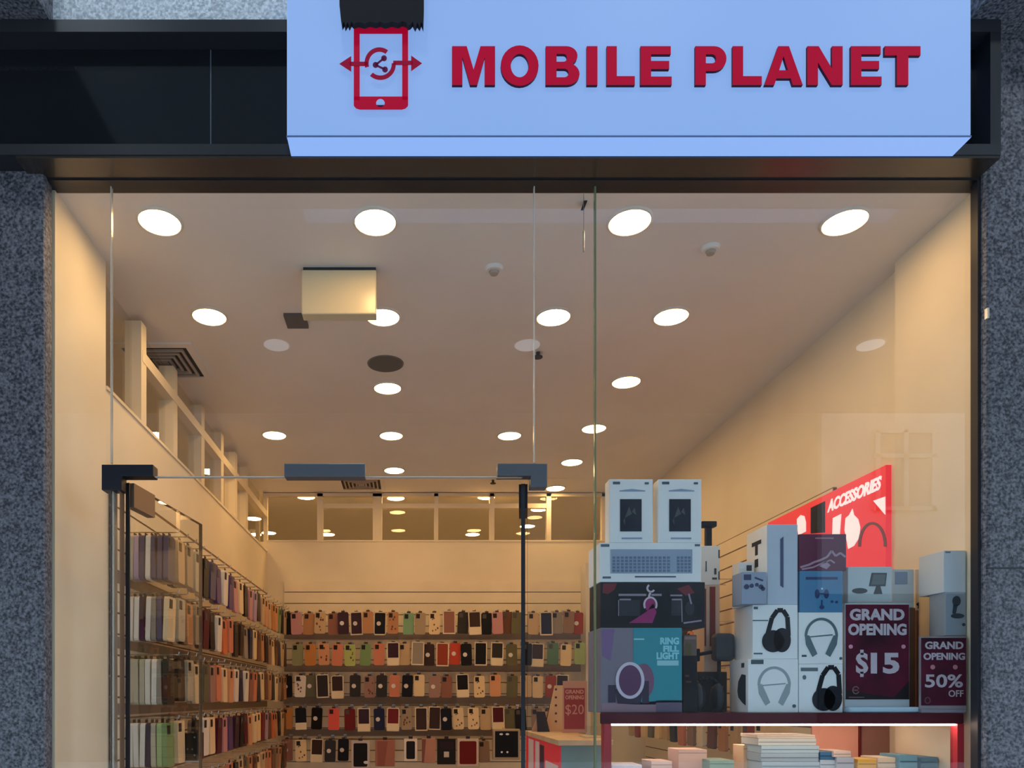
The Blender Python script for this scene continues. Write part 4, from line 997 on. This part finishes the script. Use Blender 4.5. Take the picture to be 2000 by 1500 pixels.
stack(1757, 1792, 2.33, .10, [(26,(120,168,178),'teal',0),(24,(110,158,176),'blue teal',0)], 'teal stack near the counter end')
stack(1798, 1832, 2.36, .10, [(24,(110,150,176),'steel blue',0),(20,(104,146,172),'blue',0)], 'blue stack at the counter end')
# cards standing at the back of the counter
for x0, x1, y0, y1, Y, rgb, nm, lab in ((1586,1676,1418,1462,2.66,(226,164,144),'back_card','plain pink card standing at the back of the counter'),
      (1684,1748,1418,1500,2.67,(156,116,104),'back_card','brown card standing at the back of the counter'),
      (1750,1774,1418,1475,2.66,(150,40,44),'back_card','narrow red card standing at the back of the counter'),
      (1776,1866,1418,1500,2.67,(206,176,136),'back_card','beige card at the end of the counter back')):
    o = MB().box(X_(x0,Y), X_(x1,Y), Y, Y + .006, SH + .0005, min(Z_(y0,Y), ctop - .0336)).build(nm, cmat(rgb)); tag(o, lab, 'card')

# ------------------------------------------------------------------ service counter behind the door edge
kc = empty('service_counter', (0.8, 3.3, 0)); tag(kc, 'red fronted service counter with a pale wood top behind the open door', 'counter')
kx = 0.592; ktop = EYE - 0.165
MB().box(kx - .012, .80, 2.89, 3.76, ktop - .022, ktop).build('worktop', M_wood, kc, bevel=.002)
MB().box(kx + .002, .79, 2.90, 3.75, 0, ktop - .022).build('end_panel', mat('grey_teal_panel', lin(120,150,150), .3), kc)
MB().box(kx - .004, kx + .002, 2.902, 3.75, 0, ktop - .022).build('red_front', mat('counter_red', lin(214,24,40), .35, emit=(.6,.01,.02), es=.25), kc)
for a, b, z0, z1, nm in ((2.93,3.20,-.46,-.27,'white_sticker'), (3.36,3.46,-.6,-.20,'white_stripe'), (3.52,3.66,-.6,-.20,'white_stripe')):
    MB().box(kx - .0055, kx - .0035, a, b, EYE + z0, EYE + z1).build(nm, cmat((232,224,232)), kc)
MB().box(kx - .0055, kx - .0035, 3.24, 3.34, EYE - .6, EYE - .21).build('dark_stripe', cmat((60,24,40)), kc)
# things on the service counter
def on_counter(px, Y): return Vector((X_(px, Y), Y, ktop))
q = on_counter(1088, 3.66)
t = empty('card_display', tuple(q)); tag(t, 'tall tapering cream card holder with dark dots on the service counter', 'card holder')
MB().prism([(q.x-.055, ktop+.0005), (q.x+.045, ktop+.0005), (q.x+.03, ktop+.23), (q.x-.005, ktop+.23)], 3.66, 3.70).build('panel', cmat((226,196,156)), t)
mb = MB()
for i in range(5): mb.prism([(q.x-.006+.006*math.cos(k*math.pi/5), ktop+.05+.04*i+.006*math.sin(k*math.pi/5)) for k in range(10)], 3.658, 3.6605)
mb.build('dots', cmat((96,70,56)), t)
q = on_counter(1122, 3.5)
t = empty('counter_sign', tuple(q)); tag(t, 'red upright price sign standing on the service counter', 'sign')
MB().box(q.x-.055, q.x+.06, 3.50, 3.506, ktop+.0005, Z_(1330,3.5)).build('panel', cmat((196,150,128)), t)
decal('poster', [rect(1102,1344,1142,1424)], cmat((150,52,48)), t, 3.5)
text('lettering', 'GRAND', 1104, 1347, 1140, 1355, cmat((214,160,140)), t, 3.5, .03, lift=.0008)
text('lettering', 'OPENING', 1104, 1358, 1140, 1366, cmat((214,160,140)), t, 3.5, .03, lift=.0008)
text('price', '$20', 1104, 1376, 1140, 1398, cmat((206,150,132)), t, 3.5, .0, lift=.0008)
for i, (px, Y, rgb, ang, lab) in enumerate(((1062,3.6,(40,30,30),14,'dark leaning card on the service counter'), (1050,3.64,(206,156,120),-12,'tan leaning card on the service counter beside the dark one'))):
    q = on_counter(px, Y)
    mb = MB().prism([(q.x-.03, ktop+.0005), (q.x+.03, ktop+.0005), (q.x+.03-math.radians(ang)*.1, ktop+.1), (q.x-.012-math.radians(ang)*.1, ktop+.1)], Y, Y+.008)
    tag(mb.build('leaning_card', cmat(rgb)), lab, 'card')
q = on_counter(1152, 3.1)
t = empty('acrylic_tray', tuple(q)); tag(t, 'low clear tray on the near end of the service counter', 'tray')
MB().box(q.x-.03, q.x+.05, 3.05, 3.16, ktop+.0005, ktop+.006).build('floor_plate', cmat((206,196,176)), t)
MB().box(q.x-.03, q.x+.05, 3.05, 3.054, ktop+.006, ktop+.05).build('front_lip', M_inner, t)

# ------------------------------------------------------------------ the street behind the camera
struct('pavement', MB().box(-30, 30, -18, 2.15, -0.12, 0.0), M_pave)
ob = empty('opposite_building', (0, -14, 0)); tag(ob, 'building across the street', 'building'); ob['kind'] = 'structure'
MB().box(-30, 10.2, -16, -14, 0, 9.0).build('wall', M_opp, ob)
MB().box(10.2, 26, -16, -13.8, 4.2, 9.6).build('wall', M_oppw, ob)
MB().box(10.2, 26, -16, -13.9, 0, 4.2).build('shopfront', mat('dark_shopfront', (0.015, 0.015, 0.016), 0.9, spec=0.0), ob)
for i in range(5):
    for zz_ in (6.3,):
        x = 11.5 + 2.5*i
        MB().box(x, x + 1.5, -13.8, -13.76, zz_ , zz_ + 1.9).build('window_pane', M_panel, ob)
        mb = MB()
        for a in (0, .70, 1.40): mb.box(x + a - .02, x + a + .10, -13.78, -13.70, zz_ - .05, zz_ + 1.95)
        for a in (-.05, 1.25, 1.86): mb.box(x - .06, x + 1.56, -13.78, -13.70, zz_ + a, zz_ + a + .10)
        mb.build('window_bars', M_oppw, ob)
# canopy over the pavement, with its lamps
CZ = EYE + 2.8
struct('ceiling_canopy', MB().box(-1.49, 9, -2.8, 1.95, CZ, CZ + .12), mat('canopy_grey', (0.16, 0.165, 0.17), 0.7))
struct('ceiling_canopy_dark', MB().box(-9, -1.4905, -2.8, 1.95, CZ, CZ + .12), mat('canopy_black', (0.02, 0.02, 0.022), 0.7))
for px, nm in ((540, 'first'), (1030, 'second'), (1700, 'third')):
    Yv = F * 2.8 / (CY - 671); y = 2 * GY0 - Yv; x = X_(px, Yv)
    t = empty('canopy_lamp', (x, y, CZ)); tag(t, '%s pale round lamp along the canopy over the pavement, mirrored in the shop glass' % nm, 'lamp', 'lamps of the pavement canopy')
    MB().cyl((x,y,CZ-.012),(x,y,CZ-.001), .105, .115, 32).build('housing', M_ventf, t)
    MB().cyl((x,y,CZ-.016),(x,y,CZ-.0125), .098, n=32).build('diffuser', mat('canopy_lamp_diffuser', (.7,.75,.8), .4, emit=(0.85,0.93,1.0), es=2.0), t)

for i in range(5):  # extra lamps out of view, added to light the shop front
    x, y = -1.3 + 1.1*i, 1.30
    t = empty('canopy_lamp', (x, y, CZ)); tag(t, 'round canopy lamp added unseen above the sign to light the shop front', 'lamp', 'unseen canopy lamps added to light the shop front')
    MB().cyl((x,y,CZ-.012),(x,y,CZ-.001), .105, .115, 32).build('housing', M_ventf, t)
    MB().cyl((x,y,CZ-.016),(x,y,CZ-.0125), .098, n=32).build('diffuser', mat('canopy_fill_lamp', (.7,.75,.8), .4, emit=(0.78,0.9,1.0), es=40.0), t)

for o in bpy.data.objects:
    if '_org' in o: del o['_org']
